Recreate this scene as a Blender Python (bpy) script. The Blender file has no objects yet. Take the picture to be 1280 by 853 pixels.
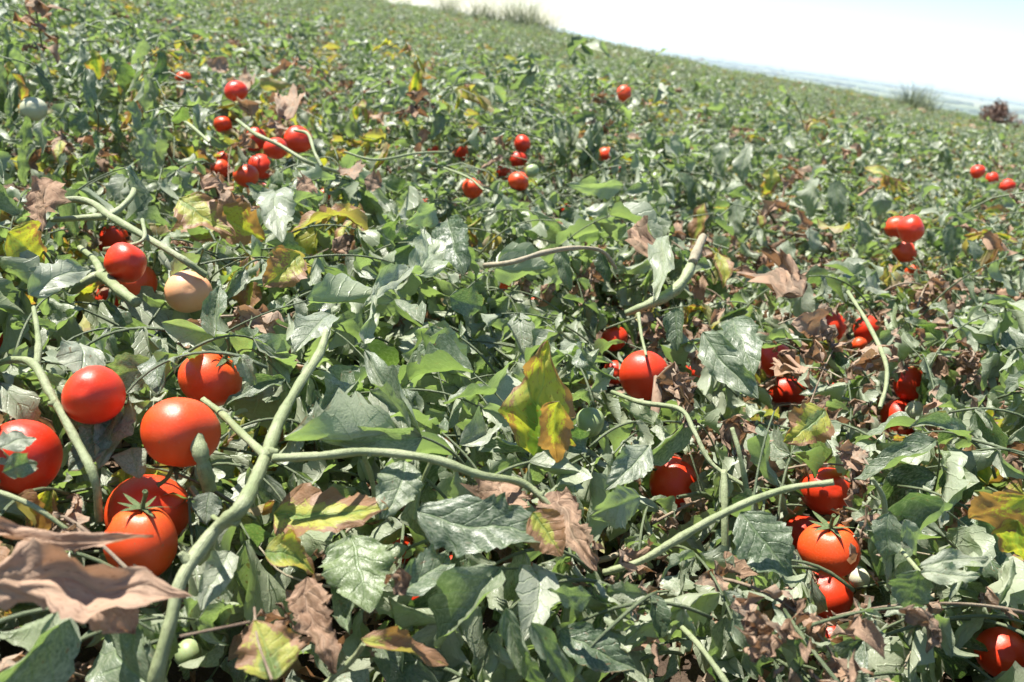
import bpy, math, random
import numpy as np
from mathutils import Vector, Matrix

# ------------------------------------------------------------------ camera, sky, sun, exposure
scene = bpy.context.scene
FPX, CXP, CYP = 1209.0, 640.0, 426.5        # focal length in photo pixels, principal point
CAM = Vector((0, 0, 0.62))
PITCH, ROLL = math.radians(18.0), math.radians(8.06)
FWD = Vector((0, math.cos(PITCH), -math.sin(PITCH)))
_r0 = Vector((1, 0, 0)); _u0 = Vector((0, math.sin(PITCH), math.cos(PITCH)))
RGT = _r0*math.cos(ROLL) + _u0*math.sin(ROLL)
UPV = -_r0*math.sin(ROLL) + _u0*math.cos(ROLL)
cd = bpy.data.cameras.new('camera'); cam = bpy.data.objects.new('camera', cd)
scene.collection.objects.link(cam)
cam.matrix_world = Matrix(((RGT.x, UPV.x, -FWD.x, CAM.x), (RGT.y, UPV.y, -FWD.y, CAM.y),
                           (RGT.z, UPV.z, -FWD.z, CAM.z), (0, 0, 0, 1)))
scene.camera = cam
cd.sensor_width = 36.0; cd.lens = 36.0*FPX/1280.0
cd.clip_start = 0.02; cd.clip_end = 60000
cd.dof.use_dof = True; cd.dof.focus_distance = 1.02; cd.dof.aperture_fstop = 9.0

SUN_EL, SUN_AZ = math.radians(66), math.radians(-68)     # azimuth clockwise from +Y (view direction)
SUNV = Vector((math.sin(SUN_AZ)*math.cos(SUN_EL), math.cos(SUN_AZ)*math.cos(SUN_EL), math.sin(SUN_EL)))
w = bpy.data.worlds.new('World'); scene.world = w; w.use_nodes = True
wn = w.node_tree; bg = wn.nodes['Background']
sky = wn.nodes.new('ShaderNodeTexSky'); sky.sky_type = 'NISHITA'; sky.sun_disc = False
sky.sun_elevation = SUN_EL; sky.sun_rotation = SUN_AZ
sky.altitude = 50; sky.air_density = 1.0; sky.dust_density = 0.12; sky.ozone_density = 2.6
wn.links.new(sky.outputs[0], bg.inputs[0]); bg.inputs[1].default_value = 0.072
sl = bpy.data.lights.new('sun', 'SUN'); sun = bpy.data.objects.new('sun', sl)
scene.collection.objects.link(sun); sl.energy = 5.0; sl.angle = math.radians(0.5); sl.color = (1, 0.95, 0.88)
sun.rotation_euler = (-SUNV).to_track_quat('-Z', 'Y').to_euler()
vs = scene.view_settings; vs.view_transform = 'Standard'; vs.look = 'None'; vs.exposure = 1.36; vs.gamma = 1
scene.cycles.max_bounces = 6; scene.cycles.diffuse_bounces = 2; scene.cycles.glossy_bounces = 2
scene.cycles.transmission_bounces = 4; scene.cycles.volume_bounces = 1; scene.cycles.transparent_max_bounces = 4
scene.cycles.sample_clamp_indirect = 6

# ------------------------------------------------------------------ helpers
COL = scene.collection
rng = random.Random(11); R = np.random.RandomState(5)

def ray(px, py):
    return (FWD + RGT*((px-CXP)/FPX) + UPV*((CYP-py)/FPX)).normalized()
def PD(px, py, d): return CAM + ray(px, py)*d
def PZ(px, py, z):
    r = ray(px, py); return CAM + r*((z-CAM.z)/r.z)
def dep(p): return (Vector(p)-CAM).dot(FWD)
def proj(p):
    v = Vector(p)-CAM; z = v.dot(FWD)
    if z < 0.05: return None
    return (CXP+FPX*v.dot(RGT)/z, CYP-FPX*v.dot(UPV)/z, v.length)

def link(name, data, parent=None):
    o = bpy.data.objects.new(name, data); COL.objects.link(o)
    if parent: o.parent = parent
    return o
def tag(o, label=None, cat=None, group=None, kind=None):
    if label: o['label'] = label
    if cat: o['category'] = cat
    if group: o['group'] = group
    if kind: o['kind'] = kind
    return o
def empty(name, loc):
    o = bpy.data.objects.new(name, None); COL.objects.link(o); o.location = loc; o.empty_display_size = .05
    return o

class Geo:
    """collects vertices, quads, uv and per-piece random values; builds ONE mesh"""
    def __init__(s): s.V=[]; s.F=[]; s.U=[]; s.Rn=[]; s.M=[]; s.n=0
    def add(s, V, F, UV=None, rnd=0.0, mat=0):
        V = np.asarray(V, float); F = np.asarray(F, int)
        s.V.append(V); s.F.append(F+s.n); s.n += len(V)
        s.U.append(UV if UV is not None else np.zeros((len(V), 2)))
        s.Rn.append(np.full(len(V), rnd)); s.M.append(np.full(len(F), mat))
    def mesh(s, name, mats, smooth=True):
        V = np.concatenate(s.V); U = np.concatenate(s.U); F = np.concatenate(s.F); Rn = np.concatenate(s.Rn)
        m = bpy.data.meshes.new(name)
        m.vertices.add(len(V)); m.vertices.foreach_set('co', V.ravel())
        m.loops.add(len(F)*4); m.polygons.add(len(F))
        m.loops.foreach_set('vertex_index', F.ravel())
        m.polygons.foreach_set('loop_start', np.arange(0, len(F)*4, 4))
        m.polygons.foreach_set('loop_total', np.full(len(F), 4))
        m.polygons.foreach_set('material_index', np.concatenate(s.M))
        m.polygons.foreach_set('use_smooth', np.full(len(F), smooth))
        uv = m.uv_layers.new(name='UVMap'); uv.data.foreach_set('uv', U[F.ravel()].ravel())
        a = m.attributes.new('rnd', 'FLOAT', 'POINT'); a.data.foreach_set('value', Rn)
        for x in (mats if isinstance(mats, (list, tuple)) else [mats]): m.materials.append(x)
        m.update(); m.validate(); return m

def grid_faces(nu, nv, wrap=False):
    F = []
    for i in range(nu-1):
        for j in range(nv if wrap else nv-1):
            j2 = (j+1) % nv
            F.append((i*nv+j, i*nv+j2, (i+1)*nv+j2, (i+1)*nv+j))
    return np.array(F)
_gf = {}
def gf(nu, nv, wrap=False):
    k = (nu, nv, wrap)
    if k not in _gf: _gf[k] = grid_faces(*k)
    return _gf[k]

def snoise(P, seed, freq):
    """cheap smooth 3-vector noise from random sinusoids"""
    r = np.random.RandomState(seed); out = np.zeros_like(P)
    for k in range(5):
        K = r.normal(size=(3, 3))*freq*(0.6+0.35*k); ph = r.uniform(0, 6.28, 3)
        out += np.sin(P@K.T+ph)/(1+0.6*k)
    return out/2.2

def leaf_grid(L, W, seed, nu=15, nv=9, curl=0.6, bend=0.6, twist=0.2, lobe=0.16, pucker=0.0025, wave=0.006, crump=0.0, start=0.0, fold=0.0, pleat=0.0, rag=0.0):
    """one leaflet: base at origin, length along +Y, upper side +Z"""
    r = np.random.RandomState(seed)
    u = np.linspace(0, 1, nu)[:, None]; v = np.linspace(-1, 1, nv)[None, :]
    u = u+0*v; v = v+0*u
    sh = np.sin(np.pi*np.clip(u, 0, 1)**0.76)**0.66*(1-0.22*u)
    nl = r.randint(3, 6); side = np.where(v < 0, 0.0, 0.37)
    saw = ((u*nl+side+r.rand()) % 1.0)
    tri = np.sin(np.pi*saw**1.3)**.6*2-1+.45*np.sin(2*np.pi*(u*nl*2.7+side+r.rand()))
    hw = W/2*sh*(1+lobe*tri*np.abs(v)**2*np.sin(np.pi*u))
    hw = hw*np.where(v < 0, 1+r.uniform(-.12, .12), 1)
    if rag:
        for f in (21, 47, 83):
            hw = hw*(1+rag*np.abs(v)**1.5*np.sin(f*u+np.where(v < 0, r.uniform(0, 6), r.uniform(0, 6)))*np.sin(np.pi*u)**.5)
    X = v*hw; S = u*L+np.abs(v)**1.5*hw*(0.25-0.5*u)
    cu = curl*(0.75+0.5*np.sin(3*u+r.uniform(0, 6)))*np.where(v < 0, r.uniform(.7, 1.3), r.uniform(.7, 1.3))
    kap = cu/(W/2)+1e-5
    ang = np.abs(X)*kap
    Xc = np.sign(X)*np.sin(ang)/kap; Zc = (1-np.cos(ang))/kap
    Zc = Zc+fold*np.abs(X)+pleat*np.cos(v*7.5+1.6*np.sin(4*u+seed)+seed)*np.minimum(1, 4*u)*(.5+np.abs(v))
    q = (0.5-0.5*np.cos(2*np.pi*6*(u-0.22*np.abs(v))+1.5*np.sin(5*u+4*v+seed)))*(.6+.5*np.sin(7*u+seed*1.7)*np.cos(3*v+seed))
    Zc = Zc+pucker*q*np.abs(v)*(1.2-np.abs(v))*4+pucker*0.8*np.minimum(1, np.abs(v)*4)
    Zc = Zc+wave*v*v*np.sin(2*np.pi*(r.uniform(1, 2.4)*u+r.rand())+np.where(v < 0, 1.7, 0))*np.sin(np.pi*u)**.5
    tw = twist*u
    X2 = Xc*np.cos(tw)-Zc*np.sin(tw); Z2 = Xc*np.sin(tw)+Zc*np.cos(tw)
    th = start-bend*u-0.15*bend*np.sin(4*u+r.uniform(0, 6)); sw = r.uniform(-.35, .35)*u
    uu = np.linspace(0, 1, 41); tt = start-bend*uu
    cy = np.concatenate([[0], np.cumsum(np.cos(tt)[:-1])/40]); cz = np.concatenate([[0], np.cumsum(np.sin(tt)[:-1])/40])
    s = np.clip(S/L, 0, 1.05)
    Y = np.interp(s, uu, cy)*L; Z = np.interp(s, uu, cz)*L; T = start-bend*s
    P = np.stack([X2+np.sin(sw)*S*0.5, Y-np.sin(T)*Z2, Z+np.cos(T)*Z2], -1).reshape(-1, 3)
    if crump:
        P = P+snoise(P, seed+7, 38)*crump*np.minimum(1, 3*u.reshape(-1, 1))+snoise(P, seed+9, 110)*crump*.42+(snoise(P, seed+13, 230)*crump*.16 if nv > 6 else 0)
    UV = np.stack([u, v*0.5+0.5], -1).reshape(-1, 2)
    return P, gf(nu, nv), UV

def xf(P, M):
    A = np.array(M); return P@A[:3, :3].T+A[:3, 3]

def catmull(pts, rad, per=5):
    P = np.array(pts, float); r = np.array(rad, float)
    if len(P) == 2: P = np.array([P[0], P[0]*.5+P[1]*.5, P[1]]); r = np.array([r[0], (r[0]+r[1])/2, r[1]])
    Q = np.vstack([2*P[0]-P[1], P, 2*P[-1]-P[-2]])
    out = []; ro = []
    for i in range(1, len(Q)-2):
        for k in range(per):
            t = k/per
            out.append(0.5*((2*Q[i])+(-Q[i-1]+Q[i+1])*t+(2*Q[i-1]-5*Q[i]+4*Q[i+1]-Q[i+2])*t*t+(-Q[i-1]+3*Q[i]-3*Q[i+1]+Q[i+2])*t**3))
            ro.append(r[i-1]*(1-t)+r[i]*t)
    out.append(P[-1]); ro.append(r[-1])
    return np.array(out), np.array(ro)

def tube(pts, rad, sides=8, per=5, seed=0, rough=0.06, cap=True):
    C, r = catmull(pts, rad, per)
    n = len(C); T = np.gradient(C, axis=0); T /= np.linalg.norm(T, axis=1)[:, None]+1e-9
    up = np.array([0.13, 0.2, 0.97]); up = up-T[0]*up.dot(T[0])
    if np.linalg.norm(up) < .1: up = np.array([1., 0, 0])-T[0]*T[0][0]
    up /= np.linalg.norm(up)
    rs = np.random.RandomState(seed); V = []; UV = []
    ln = 0
    for i in range(n):
        up = up-T[i]*up.dot(T[i]); up /= np.linalg.norm(up); sd = np.cross(T[i], up)
        if i: ln += np.linalg.norm(C[i]-C[i-1])
        a = np.linspace(0, 2*np.pi, sides, endpoint=False)
        rr = r[i]*(1+rs.normal(size=sides)*rough*.5+rs.normal()*rough*.6+rough*2.2*np.sin(i*.55+seed)*np.sin(i*.23+2*seed)+rough*1.5*(np.arange(sides) % 3 == 0))
        V.append(C[i]+np.outer(np.cos(a)*rr, up)+np.outer(np.sin(a)*rr, sd))
        UV.append(np.stack([np.full(sides, ln*10), a/6.28], -1))
    if cap:      # slightly sunken cut end
        V = [V[0]*0+C[0]]+V+[C[-1]+(V[-1]-C[-1])*.97+T[-1]*r[-1]*.06, C[-1]+(V[-1]-C[-1])*.86+T[-1]*r[-1]*.08, C[-1]+(V[-1]-C[-1])*.55-T[-1]*r[-1]*.22, V[-1]*0+C[-1]-T[-1]*r[-1]*.35]
        UV = [UV[0]]+UV+[UV[-1]]*4
    return np.concatenate(V), gf(len(V), sides, True), np.concatenate(UV)

# ------------------------------------------------------------------ materials
def newmat(name):
    m = bpy.data.materials.new(name); m.use_nodes = True; nt = m.node_tree; nt.nodes.clear()
    return m, nt
def N(nt, t, **kw):
    n = nt.nodes.new(t)
    for k, v in kw.items():
        if k == 'op': n.operation = v
        else: setattr(n, k, v)
    return n
def setin(n, i, v, nt):
    if hasattr(v, 'is_output') or isinstance(v, bpy.types.NodeSocket): nt.links.new(v, n.inputs[i])
    else: n.inputs[i].default_value = v
def math_(nt, op, a, b=0.0, clamp=False):
    n = N(nt, 'ShaderNodeMath', op=op); n.use_clamp = clamp
    setin(n, 0, a, nt); setin(n, 1, b, nt); return n.outputs[0]
def mix(nt, f, a, b, blend='MIX'):
    n = N(nt, 'ShaderNodeMix'); n.data_type = 'RGBA'; n.blend_type = blend
    setin(n, 0, f, nt)
    setin(n, 6, a if not isinstance(a, tuple) else (*a, 1), nt); setin(n, 7, b if not isinstance(b, tuple) else (*b, 1), nt)
    return n.outputs[2]
def ramp(nt, f, stops, interp='LINEAR'):
    n = N(nt, 'ShaderNodeValToRGB'); n.color_ramp.interpolation = interp
    e = n.color_ramp.elements
    while len(e) < len(stops): e.new(0.5)
    for k, (p, c) in enumerate(stops): e[k].position = p; e[k].color = (*c, 1)
    nt.links.new(f, n.inputs[0]); return n.outputs[0]
def noise(nt, vec, scale, detail=3, rough=.55):
    n = N(nt, 'ShaderNodeTexNoise'); n.inputs['Scale'].default_value = scale; n.inputs['Detail'].default_value = detail
    n.inputs['Roughness'].default_value = rough
    if vec is not None: nt.links.new(vec, n.inputs['Vector'])
    return n.outputs['Fac']
def step_(nt, f, a, b):
    n = N(nt, 'ShaderNodeMapRange'); n.interpolation_type = 'SMOOTHSTEP'
    nt.links.new(f, n.inputs[0]); n.inputs[1].default_value = a; n.inputs[2].default_value = b; return n.outputs[0]

def leafmat(name, fronts, back, trans, kind='green', rough=.48, tfac=.32):
    m, nt = newmat(name)
    oi = N(nt, 'ShaderNodeObjectInfo'); at = N(nt, 'ShaderNodeAttribute', attribute_name='rnd')
    rn = math_(nt, 'FRACT', math_(nt, 'ADD', oi.outputs['Random'], at.outputs['Fac']))
    rn2 = math_(nt, 'FRACT', math_(nt, 'MULTIPLY', rn, 7.31)); rn3 = math_(nt, 'FRACT', math_(nt, 'MULTIPLY', rn, 13.7))
    uv = N(nt, 'ShaderNodeUVMap', uv_map='UVMap'); sp = N(nt, 'ShaderNodeSeparateXYZ'); nt.links.new(uv.outputs[0], sp.inputs[0])
    u = sp.outputs[0]; v = math_(nt, 'MULTIPLY', math_(nt, 'ABSOLUTE', math_(nt, 'SUBTRACT', sp.outputs[1], 0.5)), 2.0)
    cb = N(nt, 'ShaderNodeCombineXYZ'); nt.links.new(u, cb.inputs[0]); nt.links.new(sp.outputs[1], cb.inputs[1])
    nt.links.new(math_(nt, 'MULTIPLY', rn, 37.0), cb.inputs[2]); vec = cb.outputs[0]
    big = noise(nt, vec, 3.0, 3); fine = noise(nt, vec, 22.0, 4, .7); mid = noise(nt, vec, 8.0, 3)
    # veins
    ph = math_(nt, 'FRACT', math_(nt, 'ADD', math_(nt, 'MULTIPLY', math_(nt, 'SUBTRACT', u, math_(nt, 'MULTIPLY', v, 0.22)), 6.0), math_(nt, 'MULTIPLY', mid, .35)))
    sv = math_(nt, 'ABSOLUTE', math_(nt, 'SUBTRACT', ph, 0.5))            # 0.5 at the vein
    side = step_(nt, sv, 0.41, 0.49); rib = step_(nt, v, 0.07, 0.015)
    vein = math_(nt, 'MAXIMUM', math_(nt, 'MULTIPLY', side, .6), rib)
    net = noise(nt, vec, 45.0, 2, .5)
    col = ramp(nt, rn, fronts)
    col = mix(nt, math_(nt, 'MULTIPLY', math_(nt, 'SUBTRACT', big, 0.32, True), 1.3, True), col, mix(nt, 0.5, col, (0.13, 0.16, 0.09)))
    if kind == 'green':
        dust = step_(nt, math_(nt, 'ADD', fine, math_(nt, 'MULTIPLY', rn2, .40)), .42, .88)
        col = mix(nt, math_(nt, 'MULTIPLY', dust, .6), col, (0.42, 0.43, 0.335))
        col = mix(nt, math_(nt, 'MULTIPLY', vein, .42), col, (0.19, 0.26, 0.12))
        edge = step_(nt, math_(nt, 'ADD', math_(nt, 'ADD', math_(nt, 'MULTIPLY', v, .35), math_(nt, 'MULTIPLY', u, .15)), math_(nt, 'ADD', math_(nt, 'MULTIPLY', mid, .5), math_(nt, 'MULTIPLY', rn3, .22))), .88, .98)
        col = mix(nt, math_(nt, 'MULTIPLY', edge, .85), col, (0.24, 0.15, 0.07))
        bs = step_(nt, noise(nt, vec, 11.0, 2, .6), .66, .69); col = mix(nt, math_(nt, 'MULTIPLY', bs, math_(nt, 'MULTIPLY', step_(nt, rn3, .45, .6), .8)), col, (0.16, 0.10, 0.045))
    elif kind == 'aged':
        e = math_(nt, 'ADD', math_(nt, 'ADD', math_(nt, 'MULTIPLY', v, .35), math_(nt, 'MULTIPLY', u, .20)), math_(nt, 'ADD', math_(nt, 'MULTIPLY', big, .75), math_(nt, 'MULTIPLY', rn2, .26)))
        yel = step_(nt, e, .50, .64); bro = step_(nt, math_(nt, 'ADD', e, math_(nt, 'MULTIPLY', fine, .5)), .99, 1.05)
        col = mix(nt, yel, col, (0.33, 0.33, 0.06)); col = mix(nt, math_(nt, 'MULTIPLY', vein, .55), col, (0.22, 0.30, 0.09))
        spots = step_(nt, fine, .58, .63); col = mix(nt, math_(nt, 'MULTIPLY', spots, .75), col, (0.20, 0.10, 0.03))
        col = mix(nt, bro, col, mix(nt, fine, (0.24, 0.10, 0.035), (0.27, 0.18, 0.11)))
    else:
        col = mix(nt, step_(nt, mid, .35, .7), col, (0.36, 0.24, 0.16)); col = mix(nt, math_(nt, 'MULTIPLY', vein, .4), col, (0.42, 0.31, 0.22))
        col = mix(nt, step_(nt, fine, .55, .75), col, (0.13, 0.07, 0.04))
    geo = N(nt, 'ShaderNodeNewGeometry')
    if back: colb = mix(nt, .62, col, back)
    else: colb = col
    colf = mix(nt, geo.outputs['Backfacing'], col, colb)
    hgt = math_(nt, 'ADD', math_(nt, 'MULTIPLY', vein, -0.9), math_(nt, 'ADD', math_(nt, 'MULTIPLY', net, .5), math_(nt, 'MULTIPLY', mid, .7)))
    bmp = N(nt, 'ShaderNodeBump'); bmp.inputs['Strength'].default_value = .55; bmp.inputs['Distance'].default_value = .0016
    nt.links.new(hgt, bmp.inputs['Height'])
    p = N(nt, 'ShaderNodeBsdfPrincipled'); nt.links.new(colf, p.inputs['Base Color']); p.inputs['Roughness'].default_value = rough
    p.inputs['Specular IOR Level'].default_value = .45 if kind != 'dry' else .15
    nt.links.new(bmp.outputs[0], p.inputs['Normal'])
    t = N(nt, 'ShaderNodeBsdfTranslucent'); tc = mix(nt, 1.0, colf, trans, 'MULTIPLY'); nt.links.new(tc, t.inputs[0])
    mx = N(nt, 'ShaderNodeMixShader'); mx.inputs[0].default_value = tfac
    nt.links.new(p.outputs[0], mx.inputs[1]); nt.links.new(t.outputs[0], mx.inputs[2])
    o = N(nt, 'ShaderNodeOutputMaterial'); nt.links.new(mx.outputs[0], o.inputs[0])
    return m
GREENS = [(0, (0.030, 0.060, 0.024)), (.3, (0.052, 0.088, 0.038)), (.55, (0.085, 0.122, 0.066)), (.8, (0.135, 0.165, 0.105)), (1, (0.100, 0.150, 0.035))]
M_GREEN = leafmat('leaf_green', GREENS, (0.265, 0.295, 0.195), (2.1, 2.8, 0.9), 'green', .36, .20)
M_AGED = leafmat('leaf_yellowing', [(0, (0.10, 0.17, 0.03)), (.5, (0.16, 0.22, 0.04)), (1, (0.12, 0.17, 0.06))], (0.26, 0.25, 0.12), (2.2, 2.3, 0.8), 'aged', .5, .32)
M_DRY = leafmat('leaf_dry', [(0, (0.20, 0.115, 0.07)), (.25, (0.34, 0.22, 0.15)), (.5, (0.13, 0.085, 0.06)), (.75, (0.27, 0.22, 0.17)), (1, (0.42, 0.31, 0.23))], None, (1.6, 1.2, 0.8), 'dry', .8, .2)

def stemmat(name, c1, c2, c3, rough=.5):
    m, nt = newmat(name)
    tc = N(nt, 'ShaderNodeTexCoord'); vec = tc.outputs['Object']
    uvn = N(nt, 'ShaderNodeUVMap', uv_map='UVMap'); mpn = N(nt, 'ShaderNodeMapping'); mpn.inputs['Scale'].default_value = (1.2, 9, 1); nt.links.new(uvn.outputs[0], mpn.inputs[0])
    a = noise(nt, vec, 30, 4); b = math_(nt, 'ADD', math_(nt, 'MULTIPLY', noise(nt, vec, 260, 4, .75), .6), math_(nt, 'MULTIPLY', noise(nt, mpn.outputs[0], 4, 4, .7), .4))
    col = mix(nt, step_(nt, a, .35, .7), c1, c2); col = mix(nt, math_(nt, 'MULTIPLY', step_(nt, b, .50, .62), .6), col, c3)
    bmp = N(nt, 'ShaderNodeBump'); bmp.inputs['Strength'].default_value = .8; bmp.inputs['Distance'].default_value = .002
    nt.links.new(b, bmp.inputs['Height'])
    p = N(nt, 'ShaderNodeBsdfPrincipled'); nt.links.new(col, p.inputs['Base Color']); p.inputs['Roughness'].default_value = rough
    nt.links.new(bmp.outputs[0], p.inputs['Normal'])
    o = N(nt, 'ShaderNodeOutputMaterial'); nt.links.new(p.outputs[0], o.inputs[0]); return m
M_STEM = stemmat('stem_green', (0.20, 0.24, 0.105), (0.29, 0.32, 0.17), (0.12, 0.12, 0.06))
M_VINE = stemmat('vine_green', (0.07, 0.10, 0.04), (0.12, 0.15, 0.07), (0.08, 0.08, 0.04))
M_STEMD = stemmat('stem_dry', (0.27, 0.24, 0.16), (0.34, 0.29, 0.19), (0.13, 0.08, 0.04), .75)
M_TWIG = stemmat('twig_brown', (0.17, 0.115, 0.075), (0.30, 0.24, 0.16), (0.10, 0.05, 0.03), .8)
M_DRYP = leafmat('leaf_dry_pale', [(0, (0.40, 0.26, 0.18)), (1, (0.46, 0.31, 0.22))], None, (1.6, 1.2, 0.9), 'dry', .75, .2)
M_CALYX = stemmat('calyx_green', (0.08, 0.13, 0.04), (0.15, 0.20, 0.08), (0.22, 0.17, 0.08))

def fruitmat(name, c_main, c_shoulder, c_dark, rough=.30):
    m, nt = newmat(name)
    tc = N(nt, 'ShaderNodeTexCoord'); vec = tc.outputs['Object']; sp = N(nt, 'ShaderNodeSeparateXYZ'); nt.links.new(vec, sp.inputs[0])
    oi = N(nt, 'ShaderNodeObjectInfo')
    ad = N(nt, 'ShaderNodeVectorMath', operation='ADD'); nt.links.new(vec, ad.inputs[0]); nt.links.new(oi.outputs['Random'], ad.inputs[1])
    big = noise(nt, ad.outputs[0], 1.6, 2); fine = noise(nt, ad.outputs[0], 40, 4, .7)
    sh = step_(nt, math_(nt, 'ADD', sp.outputs[2], math_(nt, 'MULTIPLY', big, .5)), .35, 1.25)
    col = mix(nt, math_(nt, 'MULTIPLY', sh, .75), c_main, c_shoulder)
    col = mix(nt, math_(nt, 'MULTIPLY', step_(nt, math_(nt, 'ADD', big, math_(nt, 'MULTIPLY', oi.outputs['Random'], .3)), .5, .85), .6), col, c_dark)
    dust = step_(nt, fine, .56, .74); col = mix(nt, math_(nt, 'MULTIPLY', dust, .22), col, (0.5, 0.38, 0.28)); speck = step_(nt, noise(nt, ad.outputs[0], 9, 6, .8), .63, .68); col = mix(nt, math_(nt, 'MULTIPLY', speck, .7), col, (0.30, 0.17, 0.07))
    p = N(nt, 'ShaderNodeBsdfPrincipled'); nt.links.new(col, p.inputs['Base Color'])
    nt.links.new(math_(nt, 'ADD', math_(nt, 'MULTIPLY', fine, .3), rough-.08), p.inputs['Roughness'])
    p.inputs['Subsurface Weight'].default_value = .12; p.inputs['Subsurface Scale'].default_value = .006
    p.inputs['Subsurface Radius'].default_value = (1, .3, .1)
    bmp = N(nt, 'ShaderNodeBump'); bmp.inputs['Strength'].default_value = .12; bmp.inputs['Distance'].default_value = .02
    nt.links.new(math_(nt, 'ADD', fine, math_(nt, 'MULTIPLY', big, 2.0)), bmp.inputs['Height']); nt.links.new(bmp.outputs[0], p.inputs['Normal'])
    o = N(nt, 'ShaderNodeOutputMaterial'); nt.links.new(p.outputs[0], o.inputs[0]); return m
M_RED = fruitmat('tomato_red', (0.70, 0.042, 0.008), (0.72, 0.10, 0.014), (0.56, 0.020, 0.006))
M_ORANGE = fruitmat('tomato_orange_red', (0.74, 0.075, 0.012), (0.74, 0.17, 0.025), (0.64, 0.035, 0.008))
M_PEACH = fruitmat('tomato_peach', (0.80, 0.43, 0.22), (0.76, 0.55, 0.34), (0.78, 0.28, 0.09), .3)
M_GRN = fruitmat('tomato_green', (0.26, 0.33, 0.14), (0.20, 0.29, 0.10), (0.33, 0.38, 0.21), .3)
M_PALE = fruitmat('tomato_pale', (0.48, 0.50, 0.33), (0.38, 0.44, 0.24), (0.55, 0.54, 0.40), .3)

def groundmat(name, far):
    m, nt = newmat(name); tc = N(nt, 'ShaderNodeTexCoord'); vec = tc.outputs['Object']
    if not far:
        a = noise(nt, vec, 4, 5); b = noise(nt, vec, 45, 5, .7)
        col = mix(nt, step_(nt, a, .35, .65), (0.055, 0.038, 0.027), (0.095, 0.068, 0.048)); col = mix(nt, step_(nt, b, .5, .75), col, (0.045, 0.032, 0.024))
        h = b; dist = .02
    else:
        vo = N(nt, 'ShaderNodeTexVoronoi'); vo.inputs['Scale'].default_value = .0028
        mp = N(nt, 'ShaderNodeMapping'); mp.inputs['Scale'].default_value = (1, .45, 1); mp.inputs['Rotation'].default_value = (0, 0, .3)
        nt.links.new(vec, mp.inputs[0]); nt.links.new(mp.outputs[0], vo.inputs['Vector'])
        sp = N(nt, 'ShaderNodeSeparateColor'); nt.links.new(vo.outputs['Color'], sp.inputs[0])
        col = ramp(nt, sp.outputs[0], [(0, (0.10, 0.14, 0.06)), (.3, (0.20, 0.21, 0.10)), (.5, (0.07, 0.11, 0.05)), (.7, (0.27, 0.24, 0.15)), (1, (0.15, 0.20, 0.08))])
        a = noise(nt, vec, .02, 4); col = mix(nt, math_(nt, 'MULTIPLY', a, .35), col, (0.08, 0.11, 0.05)); h = a; dist = 1
    bmp = N(nt, 'ShaderNodeBump'); bmp.inputs['Strength'].default_value = .8; bmp.inputs['Distance'].default_value = dist; nt.links.new(h, bmp.inputs['Height'])
    p = N(nt, 'ShaderNodeBsdfPrincipled'); nt.links.new(col, p.inputs['Base Color']); p.inputs['Roughness'].default_value = .95
    p.inputs['Specular IOR Level'].default_value = .1; nt.links.new(bmp.outputs[0], p.inputs['Normal'])
    o = N(nt, 'ShaderNodeOutputMaterial'); nt.links.new(p.outputs[0], o.inputs[0]); return m
M_SOIL = groundmat('soil', False); M_PLAIN = groundmat('plain_fields', True)
def plainmat(name, c1, c2, scale=3, tfac=0):
    m, nt = newmat(name); tc = N(nt, 'ShaderNodeTexCoord'); a = noise(nt, tc.outputs['Object'], scale, 4)
    at = N(nt, 'ShaderNodeAttribute', attribute_name='rnd')
    col = mix(nt, math_(nt, 'ADD', math_(nt, 'MULTIPLY', a, .5), math_(nt, 'MULTIPLY', at.outputs['Fac'], .5)), c1, c2)
    p = N(nt, 'ShaderNodeBsdfPrincipled'); nt.links.new(col, p.inputs['Base Color']); p.inputs['Roughness'].default_value = .7
    o = N(nt, 'ShaderNodeOutputMaterial'); nt.links.new(p.outputs[0], o.inputs[0]); return m
M_GRASS = plainmat('tall_grass', (0.20, 0.24, 0.10), (0.34, 0.35, 0.18))
M_BELT = plainmat('far_tree_foliage', (0.05, 0.08, 0.045), (0.08, 0.11, 0.06), .05)
M_BUSHG = plainmat('bush_green', (0.13, 0.17, 0.07), (0.24, 0.27, 0.13))
M_BUSHR = plainmat('bush_brown', (0.13, 0.075, 0.05), (0.22, 0.13, 0.085))

# ------------------------------------------------------------------ ground
_zx = [-60, -30, -12, -1, 4, 10, 16, 28, 45]
_zy = [.75, .65, .50, .36, .10, -.16, -.24, -.66, -1.1]
def zg(x, y):
    x = np.asarray(x, float); y = np.asarray(y, float)
    r = np.hypot(x, y); az = np.degrees(np.arctan2(x, y))
    Z = np.interp(np.where(np.abs(az) > 90, 0, az), _zx, _zy)*np.where(y < 0, 0, 1)
    t = np.minimum(r/30, 1)**1.6
    n = .022*np.sin(2.1*x+1.3*y+.5)*np.sin(1.7*y-.8*x)+.012*np.sin(5.3*x+2)*np.sin(4.7*y)
    z = Z*t+n
    e = np.maximum(r-30, 0); z = z-.012*e-.00035*e**2*(e < 240)-(e >= 240)*(.00035*240**2+(e-240)*.1)
    return np.maximum(z, -45)
def polar(rs, na, zf, a0=0, a1=2*np.pi):
    th = np.linspace(0, 2*np.pi, na, endpoint=False); rr = np.array(rs)[:, None]
    X = rr*np.sin(th); Y = rr*np.cos(th); return np.stack([X, Y, zf(X, Y)], -1).reshape(-1, 3), gf(len(rs), na, True)[:, ::-1]
g = Geo(); rs = [0.001]+list(np.geomspace(.15, 45, 110)); V, F = polar(rs, 240, zg); g.add(V, F)
tag(link('field_soil', g.mesh('field_soil', M_SOIL)), 'brown crumbly soil of the tomato field under the plants', kind='structure')
g = Geo(); rs = list(np.geomspace(45, 26000, 90)); V, F = polar(rs, 160, zg); g.add(V, F)
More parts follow.
